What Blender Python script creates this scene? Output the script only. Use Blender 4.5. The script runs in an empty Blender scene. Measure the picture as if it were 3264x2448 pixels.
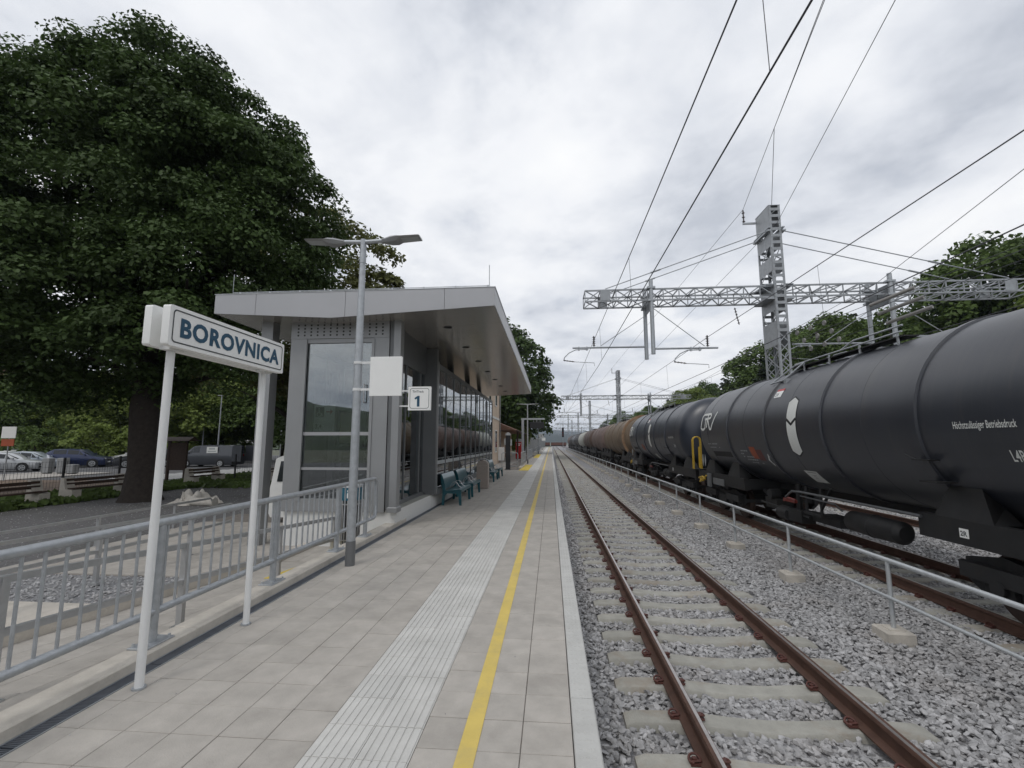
import bpy, math, random
import numpy as np
from math import radians as RAD, sin, cos, pi
rnd = random.Random(7)
NP = np.random.default_rng(11)
scene = bpy.context.scene
COL = scene.collection

# ------------------------------------------------------------------ camera, sky, sun, exposure
F_PX, CX, CY, VPX, VPY, CAM_H = 1459.0, 1632.0, 1224.0, 1756.0, 1409.0, 1.73
d = np.array([VPX - CX, VPY - CY, F_PX]); d /= np.linalg.norm(d)
u = np.array([0, -F_PX, VPY - CY]); u = u - d * u.dot(d); u /= np.linalg.norm(u)
r = np.cross(d, u); r = -r if r[0] < 0 else r
RW = np.array([r, d, u])                       # rows: world axes seen from the camera
cam_d = bpy.data.cameras.new('camera'); cam = bpy.data.objects.new('camera', cam_d); COL.objects.link(cam)
from mathutils import Matrix, Vector
R3 = Matrix([[RW[i][0], -RW[i][1], -RW[i][2]] for i in range(3)])
cam.matrix_world = Matrix.Translation((0, 0, CAM_H)) @ R3.to_4x4()
cam_d.sensor_width = 36; cam_d.lens = 36 * F_PX / 3264; cam_d.clip_end = 20000; cam_d.clip_start = 0.05
scene.camera = cam
SUN_EL, SUN_AZ = 52, 205                       # degrees; light from behind the camera, a little left
w = bpy.data.worlds.new('World'); scene.world = w; w.use_nodes = True
nt = w.node_tree; nt.nodes.clear(); N = nt.nodes.new; L = nt.links.new
out = N('ShaderNodeOutputWorld'); bg = N('ShaderNodeBackground'); bg.inputs[1].default_value = 0.1
sky = N('ShaderNodeTexSky'); sky.sky_type = 'NISHITA'; sky.sun_disc = False
sky.sun_elevation = RAD(SUN_EL); sky.sun_rotation = RAD(SUN_AZ)
tc = N('ShaderNodeTexCoord'); sep = N('ShaderNodeSeparateXYZ'); L(tc.outputs['Generated'], sep.inputs[0])
def mth(op, a, b=None, clamp=False):
    n = N('ShaderNodeMath'); n.operation = op; n.use_clamp = clamp
    for i, v in enumerate((a, b)):
        if v is None: continue
        if isinstance(v, (int, float)): n.inputs[i].default_value = v
        else: L(v, n.inputs[i])
    return n.outputs[0]
zz = mth('MAXIMUM', sep.outputs[2], 0.0)
den = mth('ADD', zz, 0.16)
cmb = N('ShaderNodeCombineXYZ'); L(mth('DIVIDE', sep.outputs[0], den), cmb.inputs[0]); L(mth('DIVIDE', sep.outputs[1], den), cmb.inputs[1])
def noise_w(scale, detail, rough, dist, off):
    n = N('ShaderNodeTexNoise'); n.inputs['Scale'].default_value = scale; n.inputs['Detail'].default_value = detail
    n.inputs['Roughness'].default_value = rough; n.inputs['Distortion'].default_value = dist
    mp = N('ShaderNodeMapping'); mp.inputs['Location'].default_value = off; mp.inputs['Scale'].default_value = (1, .95, 1)
    mp.inputs['Rotation'].default_value = (0, 0, .5)
    L(cmb.outputs[0], mp.inputs[0]); L(mp.outputs[0], n.inputs['Vector']); return n.outputs[0]
n1 = noise_w(.95, 8, .5, .15, (4.3, 1.2, 0)); n2 = noise_w(2.6, 7, .56, .12, (1.7, 9.1, 3))
cl = mth('ADD', mth('MULTIPLY', n1, .60), mth('MULTIPLY', n2, .40))
ramp = N('ShaderNodeValToRGB'); L(cl, ramp.inputs[0]); e = ramp.color_ramp.elements
e[0].position = .39; e[0].color = (4.7, 5.0, 5.6, 1); e[1].position = .67; e[1].color = (8.75, 8.8, 8.85, 1)
m_ = e.new(.47); m_.color = (6.5, 6.75, 7.25, 1); m_ = e.new(.55); m_.color = (7.9, 8.05, 8.35, 1)
cov = N('ShaderNodeMapRange'); cov.inputs[1].default_value = .30; cov.inputs[2].default_value = .42; cov.inputs[3].default_value = .9; L(n2, cov.inputs[0])
mx = N('ShaderNodeMix'); mx.data_type = 'RGBA'; L(cov.outputs[0], mx.inputs['Factor'])
L(sky.outputs[0], mx.inputs['A']); L(ramp.outputs[0], mx.inputs['B'])
L(mx.outputs['Result'], bg.inputs[0]); L(bg.outputs[0], out.inputs[0])
sd = bpy.data.lights.new('sun', 'SUN'); so = bpy.data.objects.new('sun', sd); COL.objects.link(so)
sd.energy = 0.6; sd.angle = RAD(14); sd.color = (1, .965, .92)
az = RAD(SUN_AZ)
sdir = Vector((sin(az) * cos(RAD(SUN_EL)), cos(az) * cos(RAD(SUN_EL)), sin(RAD(SUN_EL))))
so.rotation_euler = sdir.to_track_quat('Z', 'Y').to_euler()
vs = scene.view_settings; vs.view_transform = 'Standard'; vs.look = 'None'; vs.gamma = 1; vs.exposure = 0.24; vs.use_curve_mapping = False
scene.cycles.use_denoising = True
scene.cycles.max_bounces = 8; scene.cycles.transparent_max_bounces = 12; scene.cycles.volume_bounces = 0

# ------------------------------------------------------------------ materials
MATS = {}
def mat(name, col, rough=.6, metal=0., var=.12, scale=3., bump=0., bscale=40., spec=.5, coat=0., rand=0., dirt=None, dscale=1.2, damt=.5, transl=0., dmap=None):
    if name in MATS: return MATS[name]
    m = bpy.data.materials.new(name); m.use_nodes = True; t = m.node_tree; t.nodes.clear(); n = t.nodes.new; l = t.links.new
    o = n('ShaderNodeOutputMaterial'); p = n('ShaderNodeBsdfPrincipled')
    p.inputs['Roughness'].default_value = rough; p.inputs['Metallic'].default_value = metal
    p.inputs['Specular IOR Level'].default_value = spec; p.inputs['Coat Weight'].default_value = coat
    c = n('ShaderNodeNewGeometry'); x = n('ShaderNodeTexNoise'); x.inputs['Scale'].default_value = scale; x.inputs['Detail'].default_value = 8; x.inputs['Roughness'].default_value = .62
    l(c.outputs['Position'], x.inputs['Vector'])
    mxr = n('ShaderNodeMapRange'); mxr.inputs[1].default_value = .3; mxr.inputs[2].default_value = .7
    l(x.outputs[0], mxr.inputs[0])
    mc = n('ShaderNodeMix'); mc.data_type = 'RGBA'; l(mxr.outputs[0], mc.inputs['Factor'])
    mc.inputs['A'].default_value = (*[v * (1 - var) for v in col], 1); mc.inputs['B'].default_value = (*[min(1, v * (1 + var)) for v in col], 1)
    res = mc.outputs['Result']
    if dirt:
        x2 = n('ShaderNodeTexNoise'); x2.inputs['Scale'].default_value = dscale; x2.inputs['Detail'].default_value = 10; x2.inputs['Roughness'].default_value = .7
        if dmap:
            mpn = n('ShaderNodeMapping'); mpn.inputs['Scale'].default_value = dmap; l(c.outputs['Position'], mpn.inputs[0]); l(mpn.outputs[0], x2.inputs['Vector'])
        else: l(c.outputs['Position'], x2.inputs['Vector'])
        r2 = n('ShaderNodeMapRange'); r2.inputs[1].default_value = .5; r2.inputs[2].default_value = .75; r2.inputs[4].default_value = damt; l(x2.outputs[0], r2.inputs[0])
        m2 = n('ShaderNodeMix'); m2.data_type = 'RGBA'; l(r2.outputs[0], m2.inputs['Factor']); l(res, m2.inputs['A']); m2.inputs['B'].default_value = (*dirt, 1); res = m2.outputs['Result']
    if rand:
        oi = n('ShaderNodeObjectInfo'); mr = n('ShaderNodeMapRange'); mr.inputs[3].default_value = 1 - rand; mr.inputs[4].default_value = 1 + rand
        l(oi.outputs['Random'], mr.inputs[0])
        hs = n('ShaderNodeHueSaturation'); l(mr.outputs[0], hs.inputs['Value']); l(res, hs.inputs['Color']); res = hs.outputs[0]
    l(res, p.inputs['Base Color'])
    if bump:
        b = n('ShaderNodeBump'); b.inputs['Strength'].default_value = bump; b.inputs['Distance'].default_value = .01
        x3 = n('ShaderNodeTexNoise'); x3.inputs['Scale'].default_value = bscale; x3.inputs['Detail'].default_value = 6
        l(c.outputs['Position'], x3.inputs['Vector']); l(x3.outputs[0], b.inputs['Height']); l(b.outputs[0], p.inputs['Normal'])
    sh = p.outputs[0]
    if transl:
        tr = n('ShaderNodeBsdfTranslucent'); l(res, tr.inputs[0]); ms = n('ShaderNodeMixShader'); ms.inputs[0].default_value = transl
        l(sh, ms.inputs[1]); l(tr.outputs[0], ms.inputs[2]); sh = ms.outputs[0]
    l(sh, o.inputs[0]); MATS[name] = m; return m
def glass(name, tint, refl=.18, ior=1.5):
    m = bpy.data.materials.new(name); m.use_nodes = True; t = m.node_tree; t.nodes.clear(); n = t.nodes.new; l = t.links.new
    o = n('ShaderNodeOutputMaterial'); tr = n('ShaderNodeBsdfTransparent'); tr.inputs[0].default_value = (*tint, 1)
    g = n('ShaderNodeBsdfGlossy'); g.inputs['Roughness'].default_value = .01; g.inputs[0].default_value = (.92, .95, .97, 1)
    fr = n('ShaderNodeFresnel'); fr.inputs[0].default_value = ior
    mr = n('ShaderNodeMapRange'); mr.inputs[3].default_value = refl; mr.inputs[4].default_value = 1.0; l(fr.outputs[0], mr.inputs[0])
    ms = n('ShaderNodeMixShader'); l(mr.outputs[0], ms.inputs[0]); l(tr.outputs[0], ms.inputs[1]); l(g.outputs[0], ms.inputs[2]); l(ms.outputs[0], o.inputs[0])
    MATS[name] = m; return m
mat('slab', (.415, .386, .347), .82, var=.12, scale=5, bump=.25, bscale=90, rand=.055, dirt=(.25, .228, .2), dscale=1.3, damt=.55)
mat('slab_far', (.40, .372, .335), .82, var=.13, scale=3, bump=.2, bscale=60, dirt=(.28, .26, .235), dscale=.8, damt=.4)
mat('tactile', (.56, .55, .52), .75, var=.08, scale=4, bump=.15, bscale=80, rand=.05, dirt=(.36, .35, .32), dscale=1.6, damt=.55)
mat('yellow_tile', (.62, .47, .07), .7, var=.12, scale=6, bump=.2, dirt=(.4, .32, .12), dscale=3, damt=.5)
mat('yellow_paint', (.66, .50, .13), .6, var=.07, scale=5, bump=.15, bscale=120, dirt=(.42, .34, .17), dscale=3, damt=.6)
mat('coping', (.51, .505, .48), .78, var=.08, scale=4, bump=.35, bscale=50, rand=.05, dirt=(.36, .35, .32), dscale=3, damt=.45)
mat('joint', (.20, .18, .16), .95, var=.3, scale=12)
mat('concrete', (.54, .50, .44), .85, var=.12, scale=4, bump=.4, bscale=60, dirt=(.25, .23, .2), dscale=2.5, damt=.5)
mat('sleeper', (.37, .36, .32), .85, var=.14, scale=7, bump=.4, bscale=60, rand=.08, dirt=(.27, .19, .125), dscale=2.2, damt=.7)
mat('ballast', (.27, .265, .27), .9, var=.45, scale=30, bump=.9, bscale=45)
mat('stone', (.37, .365, .365), .85, var=.2, scale=14, bump=.25, bscale=60, rand=.28, dirt=(.25, .20, .16), dscale=.8, damt=.35)
mat('rust', (.09, .046, .032), .72, metal=.1, var=.25, scale=6, bump=.2, bscale=60, dirt=(.11, .058, .038), dscale=8, damt=.6)
mat('clip', (.10, .036, .028), .6, var=.2, scale=30)
mat('railhead', (.46, .43, .41), .3, metal=.8, var=.15, scale=10)
mat('galv', (.42, .44, .46), .48, metal=.55, var=.14, scale=14, bump=.06, bscale=90)
mat('galv_light', (.52, .54, .55), .5, metal=.45, var=.1, scale=10)
mat('galv_mast', (.36, .375, .39), .5, metal=.5, var=.16, scale=5, dirt=(.25, .25, .25), dscale=2, damt=.4)
mat('stainless', (.46, .465, .47), .38, metal=.6, var=.1, scale=9)
mat('white_metal', (.74, .745, .74), .45, var=.04, scale=3, dirt=(.5, .49, .46), dscale=5, damt=.2)
mat('sign_white', (.84, .84, .82), .4, var=.03, scale=3)
mat('sign_blue', (.012, .068, .125), .5, var=.05)
mat('sign_dark', (.05, .055, .06), .5, var=.05)
mat('alu_grey', (.30, .305, .31), .42, metal=.35, var=.05, scale=2)
mat('alu_frame', (.165, .17, .175), .45, metal=.3, var=.06, scale=3)
mat('alu_fascia', (.40, .40, .41), .38, metal=.45, var=.04, scale=1.2)
mat('soffit', (.52, .49, .45), .20, metal=.65, var=.05, scale=1.5)
mat('dark_metal', (.035, .036, .04), .45, metal=.3, var=.1)
mat('black', (.012, .012, .013), .5, var=.2)
mat('white_plinth', (.66, .66, .64), .7, var=.05, scale=3, dirt=(.45, .44, .41), dscale=3, damt=.3)
mat('bench_blue', (.010, .090, .115), .32, metal=.1, var=.1, scale=8, coat=.3)
mat('band_blue', (.012, .11, .17), .4)
mat('granite', (.33, .285, .25), .75, var=.45, scale=70)
mat('tank_grey', (.027, .030, .039), .36, spec=.85, var=.12, scale=1.0, dirt=(.065, .062, .058), dscale=1.0, damt=.5, dmap=(.4, 5, .35), bump=.05, bscale=3)
mat('tank_blue', (.023, .029, .044), .36, spec=.85, var=.12, scale=1.0, dirt=(.04, .04, .04), dscale=1.0, damt=.5, dmap=(.4, 5, .35), bump=.05, bscale=3)
mat('tank_ochre', (.17, .13, .09), .6, var=.25, scale=1.5, dirt=(.09, .045, .025), dscale=.6, damt=.8, dmap=(.5, 3, .5))
mat('tank_clad', (.29, .19, .115), .6, var=.3, scale=4, dirt=(.2, .09, .04), dscale=2, damt=.7, bump=.5, bscale=9)
mat('tank_mauve', (.175, .128, .115), .6, var=.2, scale=1.5, dirt=(.09, .055, .045), dscale=.6, damt=.7, dmap=(.5, 3, .5))
mat('tank_brown', (.135, .092, .075), .6, var=.2, scale=1.5, dirt=(.08, .045, .03), dscale=.6, damt=.7, dmap=(.5, 3, .5))
mat('tank_white', (.45, .45, .41), .6, var=.15, scale=1.5, dirt=(.2, .18, .15), dscale=.6, damt=.6, dmap=(.5, 3, .5))
mat('tank_black', (.03, .03, .032), .5, var=.2, scale=1.5, dirt=(.07, .06, .05), dscale=.8, damt=.6, dmap=(.5, 3, .5))
mat('under', (.014, .014, .015), .6, var=.3, scale=5, dirt=(.03, .024, .019), dscale=3, damt=.5)
mat('wheel_steel', (.06, .04, .033), .6, metal=.4, var=.3, scale=6)
mat('pipe_grey', (.13, .135, .14), .45, metal=.5, var=.1)
mat('rail_yellow', (.55, .36, .03), .5, var=.15, scale=10, dirt=(.2, .13, .04), dscale=6, damt=.6)
mat('decal_white', (.72, .73, .70), .5, var=.05, dirt=(.45, .45, .42), dscale=6, damt=.4)
mat('decal_grey', (.38, .40, .40), .5, var=.1)
mat('decal_orange', (.36, .075, .025), .5, var=.15)
mat('decal_faded', (.13, .035, .028), .5, var=.2)
mat('red', (.46, .02, .02), .4, var=.08)
mat('lever_red', (.17, .028, .022), .5, var=.2)
mat('insulator', (.075, .06, .06), .35, var=.1)
mat('wire', (.085, .085, .095), .5, metal=.4, var=.1)
mat('plaster', (.60, .48, .37), .85, var=.07, scale=2, dirt=(.42, .34, .27), dscale=.9, damt=.4)
mat('roof_tile', (.17, .095, .065), .8, var=.3, scale=10, bump=.5, bscale=14)
mat('wood_dark', (.055, .032, .022), .7, var=.3, scale=9, bump=.3)
mat('asphalt', (.105, .105, .108), .9, var=.15, scale=8, bump=.3, bscale=60)
mat('yard', (.125, .122, .122), .95, var=.5, scale=22, bump=.7, bscale=35, dirt=(.045, .05, .028), dscale=.5, damt=.6)
mat('gravel', (.22, .22, .225), .9, var=.4, scale=34, bump=.9, bscale=40)
mat('brown_bed', (.16, .11, .075), .9, var=.25, scale=8, bump=.5)
mat('road_white', (.68, .68, .66), .7, var=.1, scale=6)
mat('grass', (.055, .085, .022), .9, var=.4, scale=7, bump=.6, bscale=25, transl=.2)
mat('ground', (.10, .105, .07), .95, var=.4, scale=.4, bump=.4, bscale=4)
mat('hill', (.042, .065, .026), .95, var=.45, scale=.06, bump=.8, bscale=.5)
mat('forest', (.032, .050, .020), .9, var=.7, scale=.12, bump=.8, bscale=.2)
mat('bark', (.036, .028, .023), .95, var=.35, scale=7, bump=.9, bscale=14)
mat('leaf_dark', (.064, .102, .030), .6, var=.5, scale=.55, transl=.22, spec=.25)
mat('leaf_mid', (.092, .138, .036), .62, var=.45, scale=.7, transl=.25, spec=.25)
mat('leaf_light', (.165, .215, .05), .62, var=.4, scale=.7, transl=.28, spec=.25)
mat('leaf_conifer', (.035, .050, .026), .7, var=.45, scale=.6, transl=.1, spec=.2)
mat('leaf_copper', (.13, .138, .045), .62, var=.45, scale=.6, transl=.25, spec=.25)
mat('tyre', (.014, .014, .015), .8, var=.15)
mat('rim', (.42, .43, .44), .35, metal=.7, var=.1)
mat('car_glass', (.016, .019, .022), .06, var=.1, spec=.6)
for nm, c_ in dict(silver=(.46, .47, .48), grey=(.22, .23, .24), navy=(.016, .028, .085), white=(.72, .72, .70), charcoal=(.04, .043, .05), bluegrey=(.34, .38, .42), van_grey=(.055, .06, .07)).items():
    mat('car_' + nm, c_, .28, metal=.25 if nm not in ('white',) else 0, var=.04, coat=.6)
mat('headlight', (.6, .62, .64), .12, metal=.3, var=.05); mat('taillight', (.3, .012, .012), .2)
mat('tarp', (.52, .49, .44), .75, var=.12, scale=6, bump=.5, bscale=18, dirt=(.33, .29, .23), dscale=4, damt=.5)
mat('far_hill', (.032, .045, .042), .95, var=.3, scale=.004, bump=.5, bscale=.02)
mat('noise_wall', (.24, .245, .24), .85, var=.12, scale=1, dirt=(.16, .155, .145), dscale=.5, damt=.5)
mat('brick_red', (.12, .055, .042), .85, var=.25, scale=3)
mat('interior', (.30, .30, .27), .7, var=.1)
mat('cream', (.62, .55, .36), .7, var=.06)
glass('glass_shelter', (.66, .72, .71), .20, 1.6)
glass('glass_door', (.66, .70, .69), .20, 1.55)

# ------------------------------------------------------------------ mesh helpers
class B:
    def __init__(s): s.v = []; s.f = []
    def add(s, vs, fs):
        o = len(s.v); s.v += [tuple(map(float, p)) for p in vs]; s.f += [tuple(i + o for i in f) for f in fs]; return s
    def box(s, x0, x1, y0, y1, z0, z1):
        return s.add([(x0, y0, z0), (x1, y0, z0), (x1, y1, z0), (x0, y1, z0), (x0, y0, z1), (x1, y0, z1), (x1, y1, z1), (x0, y1, z1)],
                     [(0, 3, 2, 1), (4, 5, 6, 7), (0, 1, 5, 4), (1, 2, 6, 5), (2, 3, 7, 6), (3, 0, 4, 7)])
    def bbox(s, x0, x1, y0, y1, z0, z1, b=.01):          # box with the top edges chamfered
        return s.add([(x0, y0, z0), (x1, y0, z0), (x1, y1, z0), (x0, y1, z0), (x0, y0, z1 - b), (x1, y0, z1 - b), (x1, y1, z1 - b), (x0, y1, z1 - b),
                      (x0 + b, y0 + b, z1), (x1 - b, y0 + b, z1), (x1 - b, y1 - b, z1), (x0 + b, y1 - b, z1)],
                     [(0, 3, 2, 1), (0, 1, 5, 4), (1, 2, 6, 5), (2, 3, 7, 6), (3, 0, 4, 7), (4, 5, 9, 8), (5, 6, 10, 9), (6, 7, 11, 10), (7, 4, 8, 11), (8, 9, 10, 11)])
    def bar(s, a, b, w_, h=None, up=(0, 0, 1)):           # rectangular bar between two points
        h = h or w_; a = Vector(a); b = Vector(b); t = (b - a).normalized(); U = Vector(up)
        if abs(t.dot(U)) > .98: U = Vector((0, 1, 0))
        X = t.cross(U).normalized(); Z = X.cross(t).normalized()
        P = []
        for c in (a, b):
            for sx, sz in ((-1, -1), (1, -1), (1, 1), (-1, 1)): P.append(c + X * (sx * w_ / 2) + Z * (sz * h / 2))
        return s.add(P, [(0, 3, 2, 1), (4, 5, 6, 7), (0, 1, 5, 4), (1, 2, 6, 5), (2, 3, 7, 6), (3, 0, 4, 7)])
    def tube(s, pts, rad, n=10, cap=True):
        pts = [Vector(p) for p in pts]; rings = []
        rr = rad if isinstance(rad, (list, tuple)) else [rad] * len(pts)
        ref = None
        for i, p in enumerate(pts):
            t = (pts[min(i + 1, len(pts) - 1)] - pts[max(i - 1, 0)]).normalized()
            if ref is None:
                ref = Vector((0, 0, 1)) if abs(t.z) < .9 else Vector((1, 0, 0))
            X = t.cross(ref).normalized(); Z = X.cross(t).normalized(); ref = Z
            rings.append([p + (X * cos(2 * pi * k / n) + Z * sin(2 * pi * k / n)) * rr[i] for k in range(n)])
        o = len(s.v); V_ = [q for rg in rings for q in rg]; Fs = []
        for i in range(len(rings) - 1):
            for k in range(n): Fs.append((i * n + k, i * n + (k + 1) % n, (i + 1) * n + (k + 1) % n, (i + 1) * n + k))
        if cap: Fs.append(tuple(range(n - 1, -1, -1))); Fs.append(tuple((len(rings) - 1) * n + k for k in range(n)))
        return s.add(V_, Fs)
    def prism(s, poly, axis, a, b):                       # 2D polygon extruded along an axis
        def P(p, t): return {'x': (t, p[0], p[1]), 'y': (p[0], t, p[1]), 'z': (p[0], p[1], t)}[axis]
        n = len(poly); V_ = [P(p, a) for p in poly] + [P(p, b) for p in poly]
        Fs = [tuple(range(n)), tuple(range(2 * n - 1, n - 1, -1))] + [(i, i + n, (i + 1) % n + n, (i + 1) % n) for i in range(n)]
        return s.add(V_, Fs)
    def lathe(s, prof, axis, c, n=32, cap=True):          # prof: (distance along axis, radius)
        V_ = []; Fs = []
        for (t, q) in prof:
            for k in range(n):
                a, b = q * cos(2 * pi * k / n), q * sin(2 * pi * k / n)
                V_.append({'y': (c[0] + a, c[1] + t, c[2] + b), 'z': (c[0] + a, c[1] + b, c[2] + t), 'x': (c[0] + t, c[1] + a, c[2] + b)}[axis])
        m = len(prof)
        for i in range(m - 1):
            for k in range(n): Fs.append((i * n + k, i * n + (k + 1) % n, (i + 1) * n + (k + 1) % n, (i + 1) * n + k))
        if cap: Fs.append(tuple(range(n))); Fs.append(tuple((m - 1) * n + k for k in range(n)))
        return s.add(V_, Fs)
    def quad(s, *p): return s.add(p, [tuple(range(len(p)))])
def mesh(name, b, material, smooth=True):
    me = bpy.data.meshes.new(name); me.from_pydata(b.v, [], b.f); me.validate()
    import bmesh
    bm = bmesh.new(); bm.from_mesh(me); bmesh.ops.recalc_face_normals(bm, faces=bm.faces); bm.to_mesh(me); bm.free()
    if material: me.materials.append(MATS[material])
    if smooth:
        me.shade_smooth(); me.set_sharp_from_angle(angle=RAD(38))
    return me
WL = {}
def wloc(o): return WL.get(o.name, Vector((0, 0, 0)))
def tag(o, label=None, cat=None, group=None, kind=None):
    if label: o['label'] = label
    if cat: o['category'] = cat
    if group: o['group'] = group
    if kind: o['kind'] = kind
    return o
def thing(name, label, cat, loc=(0, 0, 0), group=None, rz=0, kind=None):
    o = bpy.data.objects.new(name, None); o.empty_display_size = .1; COL.objects.link(o); o.location = loc; o.rotation_euler[2] = rz; WL[o.name] = Vector(loc)
    return tag(o, label, cat, group, kind)
def part(name, b, material, parent=None, local=False, smooth=True, kind=None, label=None):
    if parent is not None and not local:                  # b is given in world coordinates
        q = wloc(parent); b.v = [(p[0] - q.x, p[1] - q.y, p[2] - q.z) for p in b.v]
    o = bpy.data.objects.new(name, mesh(name, b, material, smooth) if isinstance(b, B) else b); COL.objects.link(o)
    if parent is not None: o.parent = parent; WL[o.name] = wloc(parent)
    if kind: o['kind'] = kind
    if label: o['label'] = label
    return o
def inst(name, me, parent, loc, rot=None, world=True):    # a piece that shares mesh data
    o = bpy.data.objects.new(name, me); COL.objects.link(o)
    q = wloc(parent) if (parent and world) else Vector((0, 0, 0))
    o.location = Vector(loc) - q
    if rot: o.rotation_euler = rot
    if parent: o.parent = parent
    WL[o.name] = Vector(loc); return o
def copy_tree(o, parent=None, loc=None, rz=None):
    c = o.copy(); COL.objects.link(c); c.parent = parent
    if loc is not None: c.location = loc
    if rz is not None: c.rotation_euler[2] = rz
    WL[c.name] = Vector(c.location)
    for ch in list(o.children): copy_tree(ch, c)
    return c
def struct(name, b, material, smooth=False, label=None):
    o = part(name, b, material, smooth=smooth); o['kind'] = 'structure'
    if label: o['label'] = label
    return o
def single(name, b, material, label, cat, group=None, smooth=True, loc=None):
    loc = Vector(loc) if loc else Vector(b.v[0])
    b.v = [(p[0] - loc.x, p[1] - loc.y, p[2] - loc.z) for p in b.v]
    o = part(name, b, material, smooth=smooth); o.location = loc; WL[o.name] = loc
    return tag(o, label, cat, group)
def text_b(body, size=1., offset=0., xs=1., align='LEFT', bold=0):
    cu = bpy.data.curves.new('text', 'FONT'); cu.body = body; cu.size = size; cu.offset = offset; cu.align_x = align; cu.resolution_u = 3; cu.space_character = 1 + bold
    ob = bpy.data.objects.new('text', cu); COL.objects.link(ob)
    me = bpy.data.meshes.new_from_object(ob.evaluated_get(bpy.context.evaluated_depsgraph_get()))
    V_ = [(v.co.x * xs, v.co.y) for v in me.vertices]; Fs = [tuple(p.vertices) for p in me.polygons]
    bpy.data.objects.remove(ob); bpy.data.curves.remove(cu); bpy.data.meshes.remove(me)
    return V_, Fs
def leaves_mesh(name, P, Nrm, size, material, rng, extra=None):
    n = len(P); sz = size * rng.uniform(.6, 1.3, n)
    nr = Nrm + rng.normal(0, .55, (n, 3)); nr /= np.linalg.norm(nr, axis=1)[:, None] + 1e-9
    t = rng.normal(0, 1, (n, 3)); t -= nr * (t * nr).sum(1)[:, None]; t /= np.linalg.norm(t, axis=1)[:, None] + 1e-9
    b_ = np.cross(nr, t)
    a = P + t * sz[:, None] * .5; c = P - t * sz[:, None] * .5
    e1 = P + b_ * (sz * .36)[:, None] + nr * (sz * .10)[:, None] + t * (sz * .08)[:, None]; e2 = P - b_ * (sz * .36)[:, None] + nr * (sz * .10)[:, None] + t * (sz * .08)[:, None]
    V_ = np.stack([a, e1, c, e2], 1).reshape(-1, 3)
    idx = np.arange(4 * n).reshape(n, 4); tri = np.stack([idx[:, [0, 1, 2]], idx[:, [0, 2, 3]]], 1).reshape(-1)
    me = bpy.data.meshes.new(name); me.vertices.add(4 * n); me.vertices.foreach_set('co', V_.astype(np.float32).ravel())
    me.loops.add(6 * n); me.loops.foreach_set('vertex_index', tri.astype(np.int32)); me.polygons.add(2 * n)
    me.polygons.foreach_set('loop_start', np.arange(0, 6 * n, 3, dtype=np.int32))
    me.update(); me.materials.append(MATS[material]); return me

# ------------------------------------------------------------------ ground, yard, ballast
RAILZ = -.55; SLZ = -.725; T1, T2, T3, T4 = 1.94, 6.68, 11.44, 16.2
struct('ground', B().quad((-4000, -4000, -1.05), (4000, -4000, -1.05), (4000, 6000, -1.05), (-4000, 6000, -1.05)), 'ground', label='dull earth and grass spreading out beyond the station')
struct('yard', B().box(-19.5, -3.3, -30, 60, -1.0, -.46), 'yard', label='dark gravelly yard under the big tree')
struct('parking_lot', B().box(-95, -19.5, -30, 75, -1.0, -.50), 'asphalt', label='asphalt car park behind the trees')
bal = struct('ballast_bed', B().box(.24, 34, -12, 420, -1.04, -.80), 'ballast', label='grey crushed stone bed carrying the tracks')
rock_col = bpy.data.collections.new('rock_sources')
import bmesh
for k in range(7):
    rr_ = np.random.default_rng(40 + k); bm = bmesh.new()
    pts = rr_.normal(0, 1, (15, 3)); pts /= np.linalg.norm(pts, axis=1)[:, None]; pts *= rr_.uniform(.75, 1.1, (15, 1)); pts *= np.array([1.0, rr_.uniform(.6, .9), rr_.uniform(.42, .7)])
    for p in pts: bm.verts.new(p * .034)
    hull = bmesh.ops.convex_hull(bm, input=bm.verts)
    bmesh.ops.delete(bm, geom=[v for v in bm.verts if not v.link_faces], context='VERTS')
    me = bpy.data.meshes.new('rock'); bm.to_mesh(me); bm.free(); me.materials.append(MATS['stone'])
    rock_col.objects.link(bpy.data.objects.new('rock', me))
def scatter(name, pts, smin, smax, label, coll=rock_col, seed=0):
    me = bpy.data.meshes.new(name); me.from_pydata([tuple(p) for p in pts], [], []); me.materials.append(MATS['stone'])
    o = bpy.data.objects.new(name, me); COL.objects.link(o); tag(o, label, 'gravel', kind='stuff')
    g = bpy.data.node_groups.new(name, 'GeometryNodeTree')
    g.interface.new_socket('Geometry', in_out='INPUT', socket_type='NodeSocketGeometry'); g.interface.new_socket('Geometry', in_out='OUTPUT', socket_type='NodeSocketGeometry')
    a = g.nodes.new; gi = a('NodeGroupInput'); go = a('NodeGroupOutput'); ip = a('GeometryNodeInstanceOnPoints'); ci = a('GeometryNodeCollectionInfo')
    ci.inputs[0].default_value = coll; ci.inputs['Separate Children'].default_value = True; ci.inputs['Reset Children'].default_value = True
    rv = a('FunctionNodeRandomValue'); rv.data_type = 'FLOAT_VECTOR'; rv.inputs[0].default_value = (-.6, -.6, 0); rv.inputs[1].default_value = (.6, .6, 6.28); rv.inputs['Seed'].default_value = seed
    rs = a('FunctionNodeRandomValue'); rs.data_type = 'FLOAT'; rs.inputs[2].default_value = smin; rs.inputs[3].default_value = smax; rs.inputs['Seed'].default_value = seed + 1
    ip.inputs['Pick Instance'].default_value = True
    lk = g.links.new; lk(gi.outputs[0], ip.inputs['Points']); lk(ci.outputs[0], ip.inputs['Instance']); lk(rv.outputs[0], ip.inputs['Rotation']); lk(rs.outputs[1], ip.inputs['Scale']); lk(ip.outputs[0], go.inputs[0])
    md = o.modifiers.new('scatter', 'NODES'); md.node_group = g; return o
SL0, SLP = 3.97, .602
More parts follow.
